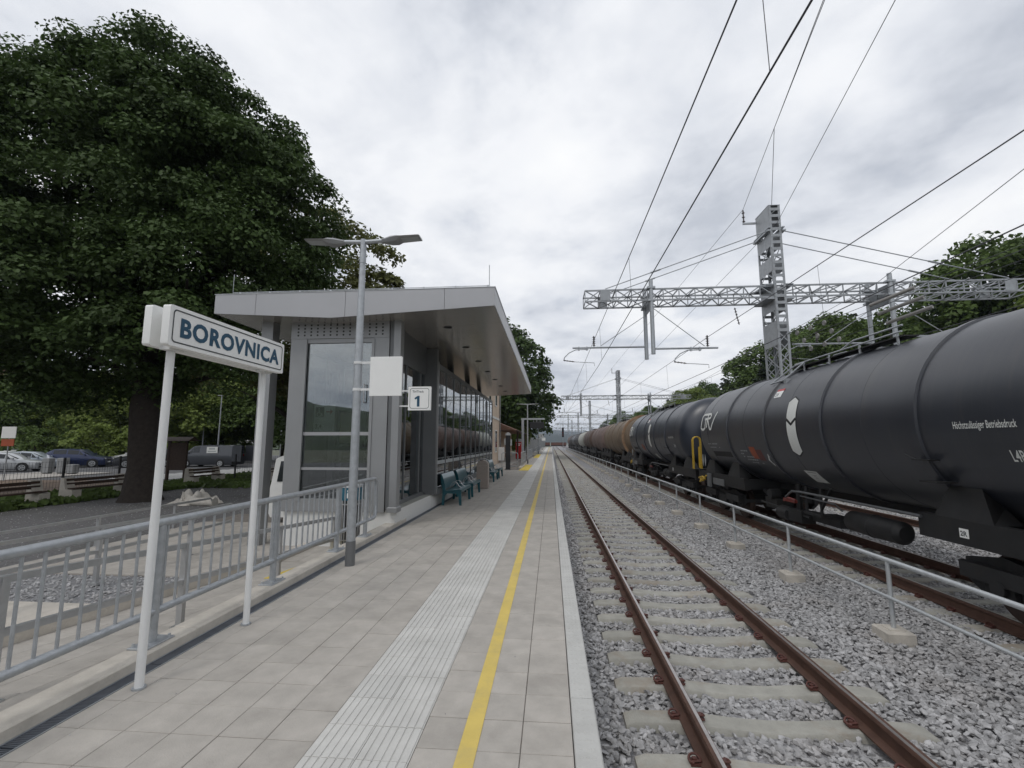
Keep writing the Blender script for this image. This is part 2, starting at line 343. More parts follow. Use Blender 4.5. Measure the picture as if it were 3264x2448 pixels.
def ballast_pts(x0, x1, y0, y1, dens, tracks):
    n = int((x1 - x0) * (y1 - y0) * dens); P = np.stack([NP.uniform(x0, x1, n), NP.uniform(y0, y1, n), NP.uniform(-.785, -.742, n)], 1)
    P[:, 2] += .012 * np.sin(P[:, 0] * 5 + P[:, 1] * 3.1) * np.sin(P[:, 1] * 4.3)
    keep = np.ones(n, bool)
    for tx in tracks:
        inx = np.abs(P[:, 0] - tx) < 1.34; ph = np.abs((P[:, 1] - SL0 + SLP / 2) % SLP - SLP / 2)
        keep &= ~(inx & (ph < .128)); keep &= ~(np.abs(np.abs(P[:, 0] - tx) - .753) < .085)
        P[inx, 2] -= .010 + .022 * np.clip(1 - np.abs(P[inx, 0] - tx), 0, 1)
    P = P[keep]
    edge = (P[:, 0] < .62); P[edge, 2] -= (.62 - P[edge, 0]) * .12
    return P
scatter('ballast', np.concatenate([ballast_pts(.27, 6.0, 2.0, 9.5, 900, (T1,)), ballast_pts(6.0, 8.4, 5, 9.5, 420, (T2,))]), .64, 1.36, 'loose grey ballast stones lying around the near track', seed=3)
scatter('ballast', np.concatenate([ballast_pts(.27, 6.0, 9.5, 19, 620, (T1, T2)), ballast_pts(6.0, 14, 8, 19, 330, (T2,))]), .85, 1.6, 'loose grey ballast stones between fence and tank wagons', seed=5)
scatter('ballast', np.concatenate([ballast_pts(.27, 6.0, 19, 45, 230, (T1, T2)), ballast_pts(6.0, 14, 19, 34, 160, (T2,))]), 1.0, 1.8, 'loose grey ballast stones further along the line', seed=8)

# ------------------------------------------------------------------ tracks
def rail_prof(cx, z):
    h = [(-.075, 0), (.075, 0), (.075, .012), (.010, .032), (.009, .125), (.036, .138), (.036, .160), (.030, .172), (-.030, .172), (-.036, .160), (-.036, .138), (-.009, .125), (-.010, .032), (-.075, .012)]
    return [(cx + a, z + b) for a, b in h]
def sleeper_mesh():
    b = B(); xs = [-1.3, -1.22, -.95, -.75, -.5, -.25, 0, .25, .5, .75, .95, 1.22, 1.3]; zt = [-.035, -.008, 0, 0, -.018, -.036, -.042, -.036, -.018, 0, 0, -.008, -.035]
    V_ = []; n = len(xs)
    for x, z in zip(xs, zt): V_ += [(x, -.15, -.2), (x, -.106, z - .012), (x, -.096, z), (x, .096, z), (x, .106, z - .012), (x, .15, -.2)]
    Fs = [(0, 1, 2, 3, 4, 5), tuple((n - 1) * 6 + k for k in (5, 4, 3, 2, 1, 0))]
    for i in range(n - 1):
        for k in range(5): Fs.append((i * 6 + k, (i + 1) * 6 + k, (i + 1) * 6 + k + 1, i * 6 + k + 1))
    return b.add(V_, Fs)
ME_SLEEPER = mesh('sleeper', sleeper_mesh(), 'sleeper')
def clip_b():
    b = B().box(-.05, .05, -.045, .045, 0, .014)
    arc = [(.045 * cos(a) - .01, .042 * sin(a), .022 + .022 * sin(max(0, min(pi, a)))) for a in np.linspace(-.4, 4.4, 12)]
    b.tube(arc, .0095, 7); b.tube([(.03, -.02, .03), (-.035, -.022, .022)], .009, 6); b.box(-.028, .002, -.016, .016, .01, .04)
    return b
ME_CLIP = mesh('rail_clip', clip_b(), 'clip')
def track(name, tx, label, ynear, nparts, yend, fine=True):
    t = thing(name, label, None, (tx, 0, RAILZ), kind='structure')
    for s in (-1, 1):
        b = B().prism(rail_prof(tx + s * .753, RAILZ - .172), 'y', -8, yend); rl = part('rail', b, 'rust', t)
        g = tx + s * .753 - s * .012
        part('running_surface', B().box(g - .014, g + .014, -8, yend, RAILZ - .004, RAILZ + .0015), 'railhead', rl)
    k = 0; y = SL0 - SLP * 8; stuff = B()
    while y < min(yend, 150):
        if y > ynear and k < nparts:
            so_ = inst('sleeper', ME_SLEEPER, t, (tx, y, SLZ)); k += 1
            if y < 21 and fine:
                for s in (-1, 1):
                    for q in (-1, 1):
                        c = inst('rail_clip', ME_CLIP, so_, (tx + s * .753 + q * .098, y, SLZ + .002), (0, 0, 0 if q < 0 else pi))
                        c.scale = (1, 1, 1)
        else:
            x_ = tx; stuff.add([(x_ - 1.3, y - .12, SLZ - .02), (x_ + 1.3, y - .12, SLZ - .02), (x_ + 1.3, y + .12, SLZ - .02), (x_ - 1.3, y + .12, SLZ - .02), (x_ - 1.3, y - .15, -.85), (x_ + 1.3, y - .15, -.85), (x_ + 1.3, y + .15, -.85), (x_ - 1.3, y + .15, -.85)],
                               [(0, 1, 2, 3), (0, 1, 5, 4), (1, 2, 6, 5), (2, 3, 7, 6), (3, 0, 4, 7)])
        y += SLP
    if stuff.v: part('far_sleepers', stuff, 'sleeper', t, smooth=False, kind='stuff')
    return t
track('railway_track', T1, 'empty rusty track on concrete sleepers beside the platform', 1.5, 90, 300)
track('railway_track', T2, 'rusty track under the tank wagons', 4.5, 60, 300)
track('railway_track', T3, 'track lying beyond the tank wagons', 400, 0, 300, False)
track('railway_track', T4, 'outermost track towards the wooded hill', 400, 0, 300, False)

# ------------------------------------------------------------------ platform
PE = 158.0
pl = thing('platform', 'beige slab platform with white tactile strip and yellow line', None, (0, 0, 0), kind='structure')
part('platform_body', B().box(-3.06, .10, -3, PE, -1.03, -.012), 'joint', pl, smooth=False)
part('platform_wall', B().box(.10, .17, -3, PE, -1.03, -.16), 'concrete', pl, smooth=False)
def slab_mesh(nm, wx, wy, m='slab'): return mesh(nm, B().bbox(-wx / 2, wx / 2, -wy / 2, wy / 2, -.03, 0, .003), m)
ME_S = slab_mesh('slab', .2955, .2955); ME_H = slab_mesh('slab', .155, .2955)
cols = [(-1.54 - .3 * k, ME_S, .2955) for k in range(5)] + [(-2.968, ME_H, .155), (-.64, ME_S, .2955), (-.34, ME_S, .2955), (-.04, ME_S, .2955)]
far = B(); yy = 2.80 - .3 * 5 + .15; cnt = 0
while yy < 62:
    for cxx, me_, wx in cols:
        if yy > 1.6 and cnt < 300:
            o = inst('slab', me_, pl, (cxx, yy, rnd.uniform(-.0012, .0012))); o.rotation_euler = (rnd.uniform(-.002, .002), rnd.uniform(-.002, .002), 0); cnt += 1
        elif yy > 1.6:
            if yy > 29 and cxx < -2.0: continue
            h = wx / 2; z1 = rnd.uniform(-.0015, .0015); c_ = .003; y0, y1 = yy - .1478, yy + .1478
            far.add([(cxx - h, y0, z1 - .01), (cxx + h, y0, z1 - .01), (cxx + h, y1, z1 - .01), (cxx - h, y1, z1 - .01), (cxx - h + c_, y0 + c_, z1), (cxx + h - c_, y0 + c_, z1), (cxx + h - c_, y1 - c_, z1), (cxx - h + c_, y1 - c_, z1)],
                    [(4, 5, 6, 7), (0, 1, 5, 4), (1, 2, 6, 5), (2, 3, 7, 6), (3, 0, 4, 7)])
    yy += .3
part('far_slabs', far, 'slab_far', pl, smooth=False, kind='stuff')
part('far_paving', B().box(-3.05, -1.392, yy - .15, PE, -.03, 0).box(-.788, .11, yy - .15, PE, -.03, 0), 'slab_far', pl, smooth=False)
tt = B().box(-.148, .148, -.148, .148, -.03, -.003)
for k in range(6): tt.bbox(-.146 + k * .0492, -.146 + k * .0492 + .040, -.147, .147, -.004, .0035, .002)
ME_T = mesh('tactile_tile', tt, 'tactile', False)
yy = 2.67 - .3 * 4 + .15; cnt = 0; fart = B()
while yy < 75:
    for cxx in (-1.24, -.94):
        if yy > 1.6 and cnt < 296:
            inst('tactile_tile', ME_T, pl, (cxx, yy, rnd.uniform(-.001, .001))); cnt += 1
        elif yy > 1.6:
            fart.box(cxx - .148, cxx + .148, yy - .148, yy + .148, -.03, .0025)
    yy += .3
part('far_tactile_tiles', fart, 'tactile', pl, smooth=False, kind='stuff')
part('far_tactile_strip', B().box(-1.389, -.791, yy - .15, PE, -.03, .0025), 'tactile', pl, smooth=False)
part('painted_line', B().box(-.541, -.436, -1, PE, -.01, .0042), 'yellow_paint', pl, smooth=False)
cb = B().prism([(-.076, -.15), (.085, -.15), (.078, -.006), (.070, .002), (-.070, .002), (-.076, -.004)], 'y', -.998, .998)
for k in range(26):
    for q in range(3): cb.bbox(-.05 + q * .036, -.05 + q * .036 + .02, -.97 + k * .076, -.97 + k * .076 + .012, .001, .0045, .002)
ME_C = mesh('coping_stone', cb, 'coping')
for k in range(79): inst('coping_stone', ME_C, pl, (.190, 2.38 + (k - 1) * 2.0, .002))
n = 260; P = np.stack([NP.uniform(-3.0, .1, n), NP.uniform(2, 16, n), np.full(n, .002)], 1)
scatter('grit', P, .06, .2, 'tiny grit and crumbs scattered over the platform slabs', seed=31)
yt = B().box(-.148, .148, -.148, .148, -.03, .001)
for i in range(5):
    for j in range(5): yt.lathe([(0, .02), (.005, .013)], 'z', (-.118 + i * .059, -.118 + j * .059, 0), 8)
ME_YT = mesh('warning_tile', yt, 'yellow_tile')
for y0, n in ((28.5, 24), (51.5, 48)):
    for k in range(n):
        for q in range(2): inst('warning_tile', ME_YT, pl, (-1.54 - .3 * q, y0 + .3 * k, .004))
gr = B().box(-.053, -.046, -.497, .497, -.03, 0).box(.046, .053, -.497, .497, -.03, 0)
for k in range(66): gr.box(-.046, .046, -.492 + k * .015, -.492 + k * .015 + .009, -.02, -.002)
ME_G = mesh('drain_grate', gr, 'galv', False)
MATS['drain'] = mat('drain', (.15, .165, .19), .5, metal=.5, var=.15, scale=9); ME_G.materials.clear(); ME_G.materials.append(MATS['drain'])
part('drain_channel', B().box(-3.17, -3.055, -2, 25.6, -.3, -.05), 'black', pl, smooth=False)
for k in range(26): inst('drain_grate', ME_G, pl, (-3.113, .1 + k, -.002))
part('drain_edging', B().box(-3.06, -3.052, -2, 25.6, -.06, .001).box(-3.176, -3.168, -2, 25.6, -.06, .001), 'galv', pl, smooth=False)
kb = thing('kerb', 'pale concrete kerb carrying the galvanised railing', None, (-3.28, 0, 0), kind='structure')
ME_K = mesh('kerb_stone', B().bbox(-.13, .105, -.7485, .7485, -.6, .08, .012), 'concrete')
for k in range(8): inst('kerb_stone', ME_K, kb, (-3.285, -1.9 + .75 + 1.5 * k, rnd.uniform(-.002, .002)))

# ramp beside the platform
RX0, RX1 = -4.87, -3.425
def rz_(y): return -.01 if y < 3 else max(-.40, -.01 - .0765 * (y - 3))
rp = thing('ramp', 'paved ramp sloping down behind the railing towards the glass shelter', None, (-4.1, 3, 0), kind='structure')
part('ramp_body', B().add([(RX0, -3, -1), (RX1, -3, -1), (RX0, -3, -.03), (RX1, -3, -.03), (RX0, 3, -.03), (RX1, 3, -.03), (RX0, 8.1, -.42), (RX1, 8.1, -.42), (RX0, 13.5, -.42), (RX1, 13.5, -.42), (RX0, 13.5, -1), (RX1, 13.5, -1)],
     [(0, 1, 3, 2), (2, 3, 5, 4), (4, 5, 7, 6), (6, 7, 9, 8), (8, 9, 11, 10), (0, 2, 4, 6, 8, 10), (1, 3, 5, 7, 9, 11)]), 'joint', rp, smooth=False)
ME_RS = slab_mesh('slab', .2855, .2955)
ang = math.atan(.0765); y = -.6
while y < 9.3:
    for k in range(5):
        o = inst('slab', ME_RS, rp, (RX0 + .145 + .289 * k, y, rz_(y) + rnd.uniform(-.001, .001)), (-ang if 3 < y < 8.1 else 0, 0, 0))
    y += .3 / (math.sqrt(1 + .0765 ** 2) if 3 < y < 8.1 else 1)
for k in range(3):
    for q in range(4): inst('warning_tile', ME_YT, rp, (-4.15 + .298 * q - .02, 7.0 + .298 * k, rz_(7.0 + .298 * k) + .006), (-ang, 0, 0))
k2 = B()
for a_, b_ in ((-1, 3), (3, 5.5), (5.5, 8.1), (8.1, 9.3)):
    k2.add([(x, y_, z_) for y_ in (a_, b_) for x, z_ in ((-5.06, -.9), (-4.875, -.9), (-4.875, rz_(y_) + .09), (-5.06, rz_(y_) + .09))], [(0, 1, 2, 3), (4, 5, 6, 7), (0, 1, 5, 4), (1, 2, 6, 5), (2, 3, 7, 6), (3, 0, 4, 7)])
struct('ramp_kerb', k2, 'concrete', label='low concrete kerb along the far side of the ramp')
struct('gravel_bed', B().box(-9.4, -5.06, 1, 7.2, -.9, -.43), 'gravel', label='grey gravel bed between ramp and yard')
n = 5200; P = np.stack([NP.uniform(-9.4, -5.1, n), NP.uniform(3, 7.2, n), NP.uniform(-.435, -.415, n)], 1)
scatter('gravel', P, .55, 1.0, 'loose grey pebbles in the bed beyond the ramp', seed=20)
n = 2600; P = np.stack([NP.uniform(-18, -9.6, n), NP.uniform(7, 22, n), NP.uniform(-.465, -.455, n)], 1)
scatter('gravel', P, .25, .8, 'scattered small stones on the dark yard', seed=25)
struct('concrete_pad', B().bbox(-7.9, -5.07, 2.2, 5.85, -.6, -.375, .01), 'concrete', label='pale concrete pad beside the gravel bed')
fp = thing('footpath', 'paved footpath lower down beside the shelter', None, (-7.2, 9.6, -.4), kind='structure')
part('path_base', B().box(-9.4, -5.06, 7.2, 13.5, -.9, -.425), 'joint', fp, smooth=False)
for i in range(14):
    for j in range(16): inst('slab', ME_S, fp, (-9.24 + .3 * i, 7.36 + .3 * j, -.402 + rnd.uniform(-.001, .001)))

# ------------------------------------------------------------------ galvanised railing on the kerb
RLX = -3.31
rg = thing('platform_railing', 'galvanised tube railing with thin vertical bars on the pale kerb', 'railing', (RLX, 5, .08))
y0, y1 = .3, 8.62
b = B().tube([(RLX, y0, 1.05), (RLX, y1 - .12, 1.05), (RLX, y1 - .05, 1.03), (RLX, y1, .97), (RLX, y1, .42), (RLX, y1 - .05, .345), (RLX, y1 - .12, .33)], .034, 12)
part('top_rail', b, 'galv', rg)
part('bottom_rail', B().tube([(RLX, y0, .33), (RLX, y1 - .1, .33)], .031, 12), 'galv', rg)
posts = [.45, 2.1, 3.76, 5.42, 7.05, 8.15]
for y in posts:
    p = part('post', B().tube([(RLX, y, .08), (RLX, y, 1.03)], .035, 12), 'galv', rg)
    part('base_plate', B().bbox(RLX - .085, RLX + .085, y - .14, y + .14, .08, .094, .003), 'galv', p)
    for sx in (-1, 1):
        for sy in (-1, 1): part('bolt', B().tube([(RLX + sx * .06, y + sy * .11, .09), (RLX + sx * .06, y + sy * .11, .118)], .011, 6), 'galv_light', p)
ME_BAR = mesh('bar', B().tube([(0, 0, .335), (0, 0, 1.035)], .0115, 7), 'galv')
y = y0 + .06
while y < y1 - .06:
    if min(abs(y - q) for q in posts) > .05: inst('bar', ME_BAR, rg, (RLX, y, .0))
    y += .1385
def handrail(label, x, ys, y0, y1, zf, hs):
    t = thing('handrail', label, 'handrail', (x, ys[0], zf(ys[0])))
    for h in hs:
        n_ = [y0, 3.0, 8.1, y1] if y0 < 3 else [y0, min(8.1, y1), y1]
        n_ = sorted(set(q for q in n_ if y0 <= q <= y1))
        b_ = B()
        for a_, c_ in zip(n_, n_[1:]):
            b_.bar((x, a_, zf(a_) + h), (x, c_, zf(c_) + h), .045, .05)
        b_.tube([(x, y1, zf(y1) + h), (x, y1 + .05, zf(y1) + h - .02), (x, y1 + .06, zf(y1) + h - .09)], .02, 8)
        part('rail', b_, 'stainless', t)
    for q in ys:
        p = part('post', B().box(x - .03, x + .03, q - .025, q + .025, zf(q) - .02, zf(q) + hs[0] + .02), 'stainless', t)
        part('bracket', B().box(x - .07, x + .07, q - .05, q + .05, zf(q) - .02, zf(q) + .012), 'stainless', p)
handrail('stainless double handrail standing on the ramp beside the kerb', -3.78, [1.4, 3.0, 4.62, 6.3, 7.9], .3, 8.0, rz_, [.80, .44])
handrail('stainless handrail crossing the gravel bed beyond the ramp', -6.9, [3.3, 5.0, 6.7, 8.5], 2.2, 9.6, lambda y: -.40 + max(0, 7 - y) * .03, [.80, .44])
handrail('low stainless handrail at the edge of the dark yard', -9.55, [5.2, 7.2, 9.2, 11.2], 4.0, 12.4, lambda y: -.46, [.62])

# ------------------------------------------------------------------ station name sign
sg = thing('station_sign', 'white double station name board on two poles reading BOROVNICA', 'sign', (-2.92, 3.8, 0))
for y in (3.25, 4.40):
    p = part('pole', B().tube([(-2.925, y, 0), (-2.925, y, 2.46)], .029, 16), 'white_metal', sg)
    part('pole_collar', B().tube([(-2.925, y, 0), (-2.925, y, .012)], .045, 12), 'galv', p)
def rrect(cy, cz, hy, hz, rad, n=5):
    P_ = []
    for sx, sz, a0 in ((1, 1, 0), (-1, 1, 90), (-1, -1, 180), (1, -1, 270)):
        for k in range(n + 1):
            a = RAD(a0 + 90 * k / n); P_.append((cy + sx * (hy - rad) + rad * cos(a), cz + sz * (hz - rad) + rad * sin(a)))
    return P_
SY, SZ, HY, HZ = 3.825, 2.60, .735, .155
def board(x0, x1, nm='board'):
    return part(nm, B().prism(rrect(SY, SZ, HY, HZ, .02), 'x', x0, x1), 'sign_white', sg)
fb = board(-2.875, -2.815); board(-3.02, -2.96)
for y in (3.25, 4.40): part('bracket', B().box(-2.96, -2.875, y - .07, y + .07, 2.43, 2.45).box(-2.958, -2.878, y - .05, y + .05, 2.4505, 2.72), 'white_metal', sg)
def ring_b(outer, inner, f):
    n = len(outer); b = B(); b.add([f(*p) for p in outer] + [f(*p) for p in inner], [(i, (i + 1) % n, (i + 1) % n + n, i + n) for i in range(n)]); return b
part('border', ring_b(rrect(SY, SZ, HY - .03, HZ - .028, .03), rrect(SY, SZ, HY - .04, HZ - .038, .024), lambda a, c: (-2.8128, a, c)), 'sign_dark', fb, smooth=False)
tv, tf = text_b('BOROVNICA', .197, .0075, 1.0, 'CENTER', .10)
part('lettering', B().add([(-2.8125, SY + a * 1.04, SZ - .069 + c) for a, c in tv], tf), 'sign_blue', fb, smooth=False)

# ------------------------------------------------------------------ lamp posts
def lamp(label, x, y, group):
    t = thing('lamp_post', label, 'street lamp', (x, y, 0), group)
    part('pole', B().tube([(x, y, .3), (x, y, 3.4), (x, y, 4.62)], [.064, .055, .042], 16), 'galv', t)
    part('pole_sleeve', B().tube([(x, y, 0), (x, y, .34)], .068, 16), 'rust' if False else 'alu_frame', t)
    part('joint_collar', B().tube([(x, y, 4.45), (x, y, 4.6)], .05, 12), 'galv', t)
    for s in (-1, 1):
        part('arm', B().tube([(x, y, 4.79), (x + s * .34, y, 4.805)], .032, 10), 'galv', t)
        hd = B()
        prof = [(.30, .045, .03), (.36, .06, .036), (.44, .10, .048), (.54, .125, .044), (.60, .13, .024), (.88, .12, .018), (.90, .11, .014)]
        V_ = []
        for (u_, hw, hh) in prof:
            zc = 4.805 + .04 * (u_ - .3); lo = hh * (1.2 if u_ < .58 else .9)
            V_ += [(x + s * u_, y - hw, zc), (x + s * u_, y - hw * .7, zc + hh * .7), (x + s * u_, y + hw * .7, zc + hh * .7), (x + s * u_, y + hw, zc), (x + s * u_, y + hw * .7, zc - lo), (x + s * u_, y - hw * .7, zc - lo)]
        Fs = [tuple(range(6)), tuple(range(len(V_) - 1, len(V_) - 7, -1))]
        for i in range(len(prof) - 1):
            for k in range(6): Fs.append((i * 6 + k, i * 6 + (k + 1) % 6, (i + 1) * 6 + (k + 1) % 6, (i + 1) * 6 + k))
        h_ = part('lantern', hd.add(V_, Fs), 'alu_grey', t)
        part('lens', B().add([(x + s * .615, y - .088, 4.795), (x + s * .875, y - .078, 4.8105), (x + s * .875, y + .078, 4.8105), (x + s * .615, y + .088, 4.795)], [(0, 1, 2, 3)]), 'decal_grey', h_, smooth=False)
    part('connector', B().tube([(x, y, 4.6), (x, y, 4.83)], .046, 12), 'galv', t)
    return t
lamp('galvanised double lamp post with blank white square board beside the railing', -2.85, 6.52, 'platform lamp posts')
LP2 = lamp('galvanised double lamp post behind the black information pillar', -1.88, 37.4, 'platform lamp posts')
for y, lb in ((69.5, 'galvanised double lamp post just past the departure display'), (100, 'small distant double lamp post before the grey noise wall')):
    c = copy_tree(LP2, None, (-1.88, y, 0)); c['label'] = lb
bs = thing('blank_board', 'blank white square board clamped to the lamp post', 'sign', (-2.4, 6.5, 2.4))
part('panel', B().bbox(-2.645, -2.165, 6.47, 6.50, 2.40, 2.98, .006), 'sign_white', bs)
for z_ in (2.50, 2.90):
    part('clamp', B().tube([(-2.85, 6.52, z_ - .02), (-2.85, 6.52, z_ + .02)], .066, 14).box(-2.80, -2.63, 6.50, 6.515, z_ - .017, z_ + .017), 'white_metal', bs)
tsn = thing('track_sign', 'small white track number sign reading Tir/Track 1 by the shelter corner', 'sign', (-2.75, 9.3, 2.4))
X0, X1, Z0, Z1, YS = -2.96, -2.48, 2.385, 2.88, 9.30
pn = part('panel', B().bbox(X0, X1, YS, YS + .06, Z0, Z1, .006), 'sign_white', tsn)
for z_ in (2.46, 2.78): part('bracket', B().box(-3.16, X0, YS + .02, YS + .04, z_, z_ + .03), 'white_metal', tsn)
mxx, mzz = (X0 + X1) / 2, (Z0 + Z1) / 2
part('border', ring_b(rrect(mxx, mzz, .205, .212, .05), rrect(mxx, mzz, .196, .203, .043), lambda a, c: (a, YS - .002, c)), 'sign_dark', pn, smooth=False)
tv = [(-.02, 0), (.035, 0), (.035, .225), (-.008, .225), (-.075, .178), (-.058, .148), (-.02, .168)]; tf = [(0, 1, 2, 3, 6), (3, 4, 5, 6)]
part('lettering', B().add([(mxx - .03 + a, YS - .002, Z0 + .075 + c) for a, c in tv], tf), 'sign_blue', pn, smooth=False)
tv, tf = text_b('Tir/Track', .062, .001, 1.0, 'LEFT')
part('lettering', B().add([(X0 + .09 + a, YS - .002, Z1 - .125 + c) for a, c in tv], tf), 'sign_dark', pn, smooth=False)

# ------------------------------------------------------------------ litter bin on the railing
lb_ = thing('litter_bin', 'round slatted litter bin with blue band and steel lid behind the railing', 'bin', (-3.66, 8.3, -.36))
bx_, by_ = -3.66, 8.3
part('drum', B().lathe([(0, .15), (.1, .155), (.80, .155)], 'z', (bx_, by_, -.28), 20), 'dark_metal', lb_)
for k in range(22):
    a = 2 * pi * k / 22; part('slat', B().bar((bx_ + .165 * cos(a), by_ + .165 * sin(a), -.26), (bx_ + .185 * cos(a), by_ + .185 * sin(a), .5), .018, .018), 'stainless', lb_)
bd = part('band', B().lathe([(0, .19), (.0, .195), (.22, .195), (.22, .19)], 'z', (bx_, by_, .5), 26), 'band_blue', lb_)
def bincurve(a0, r_, z_): return (bx_ + r_ * cos(a0), by_ + r_ * sin(a0), z_)
ic = B()
for da in (-.12, .06):
    a0 = -1.35 + da
    ic.add([bincurve(a0 - .05, .197, .54), bincurve(a0 + .05, .197, .54), bincurve(a0 + .05, .197, .63), bincurve(a0 - .05, .197, .63)], [(0, 1, 2, 3)]).add([bincurve(a0 - .03, .197, .645), bincurve(a0 + .03, .197, .645), bincurve(a0 + .03, .197, .68), bincurve(a0 - .03, .197, .68)], [(0, 1, 2, 3)])
part('pictogram', ic, 'sign_white', bd, smooth=False)
part('lid', B().lathe([(0, .205), (.03, .205), (.05, .19), (.075, .10), (.08, .01)], 'z', (bx_, by_, .725), 26), 'galv_light', lb_)
part('hoop', B().lathe([(0, .19), (0, .2), (.02, .2), (.02, .19)], 'z', (bx_, by_, -.2), 24, False).lathe([(0, .192), (0, .202), (.02, .202), (.02, .192)], 'z', (bx_, by_, .42), 24, False), 'stainless', lb_)
part('foot', B().tube([(bx_, by_, -.56), (bx_, by_, -.27)], .05, 10), 'dark_metal', lb_)
for ch in lb_.children: ch.location.z += .19

# ------------------------------------------------------------------ glass shelter with metal roof
sh = thing('waiting_shelter', 'long glass waiting shelter with grey metal roof overhanging the platform', 'shelter', (-4.3, 16, 0))
YF, YE, RL, RK, RR = 8.8, 25.7, -7.03, -4.48, -1.085
ZL, ZK, ZR, ZT = 4.41, 4.26, 4.435, 4.815
def sof(x): return ZL + (ZK - ZL) * (x - RL) / (RK - RL) if x < RK else ZK + (ZR - ZK) * (x - RK) / (RR - RK)
rf = part('roof', B().prism([(RL + .02, ZL + .02), (RK, ZK + .02), (RR - .02, ZR + .02), (RR - .02, ZT - .006), (RL + .02, ZT - .016)], 'y', YF + .02, YE - .02), 'alu_frame', sh, smooth=False)
xs = [RL, -6.12, -4.18, -2.11, RR]
for a_, b_ in zip(xs, xs[1:]):
    a_ += .004; b_ -= .004
    q_ = [(a_, sof(a_))] + ([(RK, ZK)] if a_ < RK < b_ else []) + [(b_, sof(b_)), (b_, ZT), (a_, ZT)]
    part('fascia_panel', B().prism(q_, 'y', YF, YF + .018), 'alu_fascia', rf, smooth=False)
    part('fascia_panel', B().prism(q_, 'y', YE - .018, YE), 'alu_fascia', rf, smooth=False)
y = YF
for k in range(8):
    y2 = YF + (YE - YF) * (k + 1) / 8
    part('fascia_panel', B().box(RR - .018, RR, y + .003, y2 - .003, ZR, ZT), 'alu_fascia', rf, smooth=False)
    part('fascia_panel', B().box(RL, RL + .018, y + .003, y2 - .003, ZL, ZT), 'alu_fascia', rf, smooth=False); y = y2
npn = 13
for k in range(npn):
    ya, yb = YF + .02 + (YE - YF - .04) * k / npn + .004, YF + .02 + (YE - YF - .04) * (k + 1) / npn - .004
    for xa, xb in ((RK, RR - .02), (RL + .02, RK)):
        za, zb_ = sof(xa), sof(xb)
        part('soffit_panel', B().add([(xa, ya, za), (xb, ya, zb_), (xb, yb, zb_), (xa, yb, za), (xa, ya, za + .015), (xb, ya, zb_ + .015), (xb, yb, zb_ + .015), (xa, yb, za + .015)], [(0, 1, 2, 3), (4, 5, 6, 7), (0, 1, 5, 4), (1, 2, 6, 5), (2, 3, 7, 6), (3, 0, 4, 7)]), 'soffit', rf, smooth=False)
for k in range(7):
    yk = 10.2 + 2.25 * k; zk = sof(-2.35)
    part('downlight', B().lathe([(-.012, .075), (-.012, .095), (0, .1)], 'z', (-2.35, yk, zk), 20, False).lathe([(-.004, .0), (-.004, .075)], 'z', (-2.35, yk, zk), 20, False), 'dark_metal', rf)
part('roof_capping', B().box(RL - .01, RR + .01, YF - .012, YF + .1, ZT, ZT + .012).box(RR - .1, RR + .011, YF, YE, ZT + .0005, ZT + .0125).box(RL - .011, RL + .1, YF, YE, ZT + .0005, ZT + .0125), 'galv_light', rf, smooth=False)
lc = B().tube([(RL + .35, YF + .05, ZT + .45), (RL + .35, YF + .05, ZT + .05), (RR - .12, YF + .05, ZT + .05)], .007, 6).tube([(RR - .12, YF + .05, ZT + .05), (RR - .12, YF + .05, ZT + .48)], .008, 6).tube([(RR - .12, YF + .05, ZT + .05), (RR - .05, YE, ZT + .05)], .007, 6)
for k in range(9): lc.box(RL + .5 + k * .66, RL + .53 + k * .66, YF + .04, YF + .06, ZT, ZT + .06)
part('lightning_conductor', lc, 'galv', rf)
# plinth and floor
part('plinth', B().box(-5.60, -3.19, 9.42, 24.45, -.9, .33), 'white_plinth', sh, smooth=False)
part('plinth_strip', B().box(-3.1905, -3.186, 12.25, 24.45, -.02, .33), 'white_plinth', sh, smooth=False)
YW, XA, XB = 9.35, -5.62, -3.15
fw = part('end_wall_frame', B().box(XA, -5.27, YW, YW + .12, .30, 4.33).box(-3.76, -3.42, YW, YW + .12, .30, 4.33).box(XA, -3.42, YW + .004, YW + .116, .30, .46).box(-5.27, -3.76, YW + .01, YW + .11, 3.86, 3.95)
          .box(-5.28, -3.75, YW + .02, YW + .10, .44, .56), 'alu_grey', sh, smooth=False)
part('corner_post', B().box(-3.30, XB, YW - .06, YW + .16, .34, 4.40), 'alu_grey', sh, smooth=False)
part('corner_post', B().box(-3.41, -3.31, YW + .03, YW + .2, .34, 4.38), 'alu_frame', sh, smooth=False)
part('post_shoe', B().bbox(-3.33, XB + .03, YW - .09, YW + .19, .31, .42, .02), 'alu_grey', sh)
pp = B(); V_ = []; hx0, hx1, hz0, hz1 = -5.62, -3.43, 3.955, 4.33
ncol, nrow = 14, 4; holes = [(hx0 + .16 + (hx1 - hx0 - .30) * i / (ncol - 1), hz0 + .075 + .074 * j) for i in range(ncol) for j in range(nrow)]
part('vent_panel', B().box(hx0, hx1, YW - .012, YW - .001, hz0, hz1), 'alu_grey', sh, smooth=False)
hb = B()
for (hx, hz) in holes: hb.lathe([(0, .021), (.002, .021)], 'y', (hx, YW - .0135, hz), 12)
part('vent_holes', hb, 'black', sh, kind='stuff', smooth=False)
for xa, xb in ((-5.27, -3.76),):
    part('glass_pane', B().box(xa, xb, YW + .05, YW + .062, .55, 3.87), 'glass_door', sh, smooth=False)
part('door_rail', B().box(-5.27, -3.76, YW + .028, YW + .095, 1.15, 1.20).box(-5.27, -3.76, YW + .028, YW + .095, 1.87, 1.94), 'alu_fascia', sh, smooth=False)
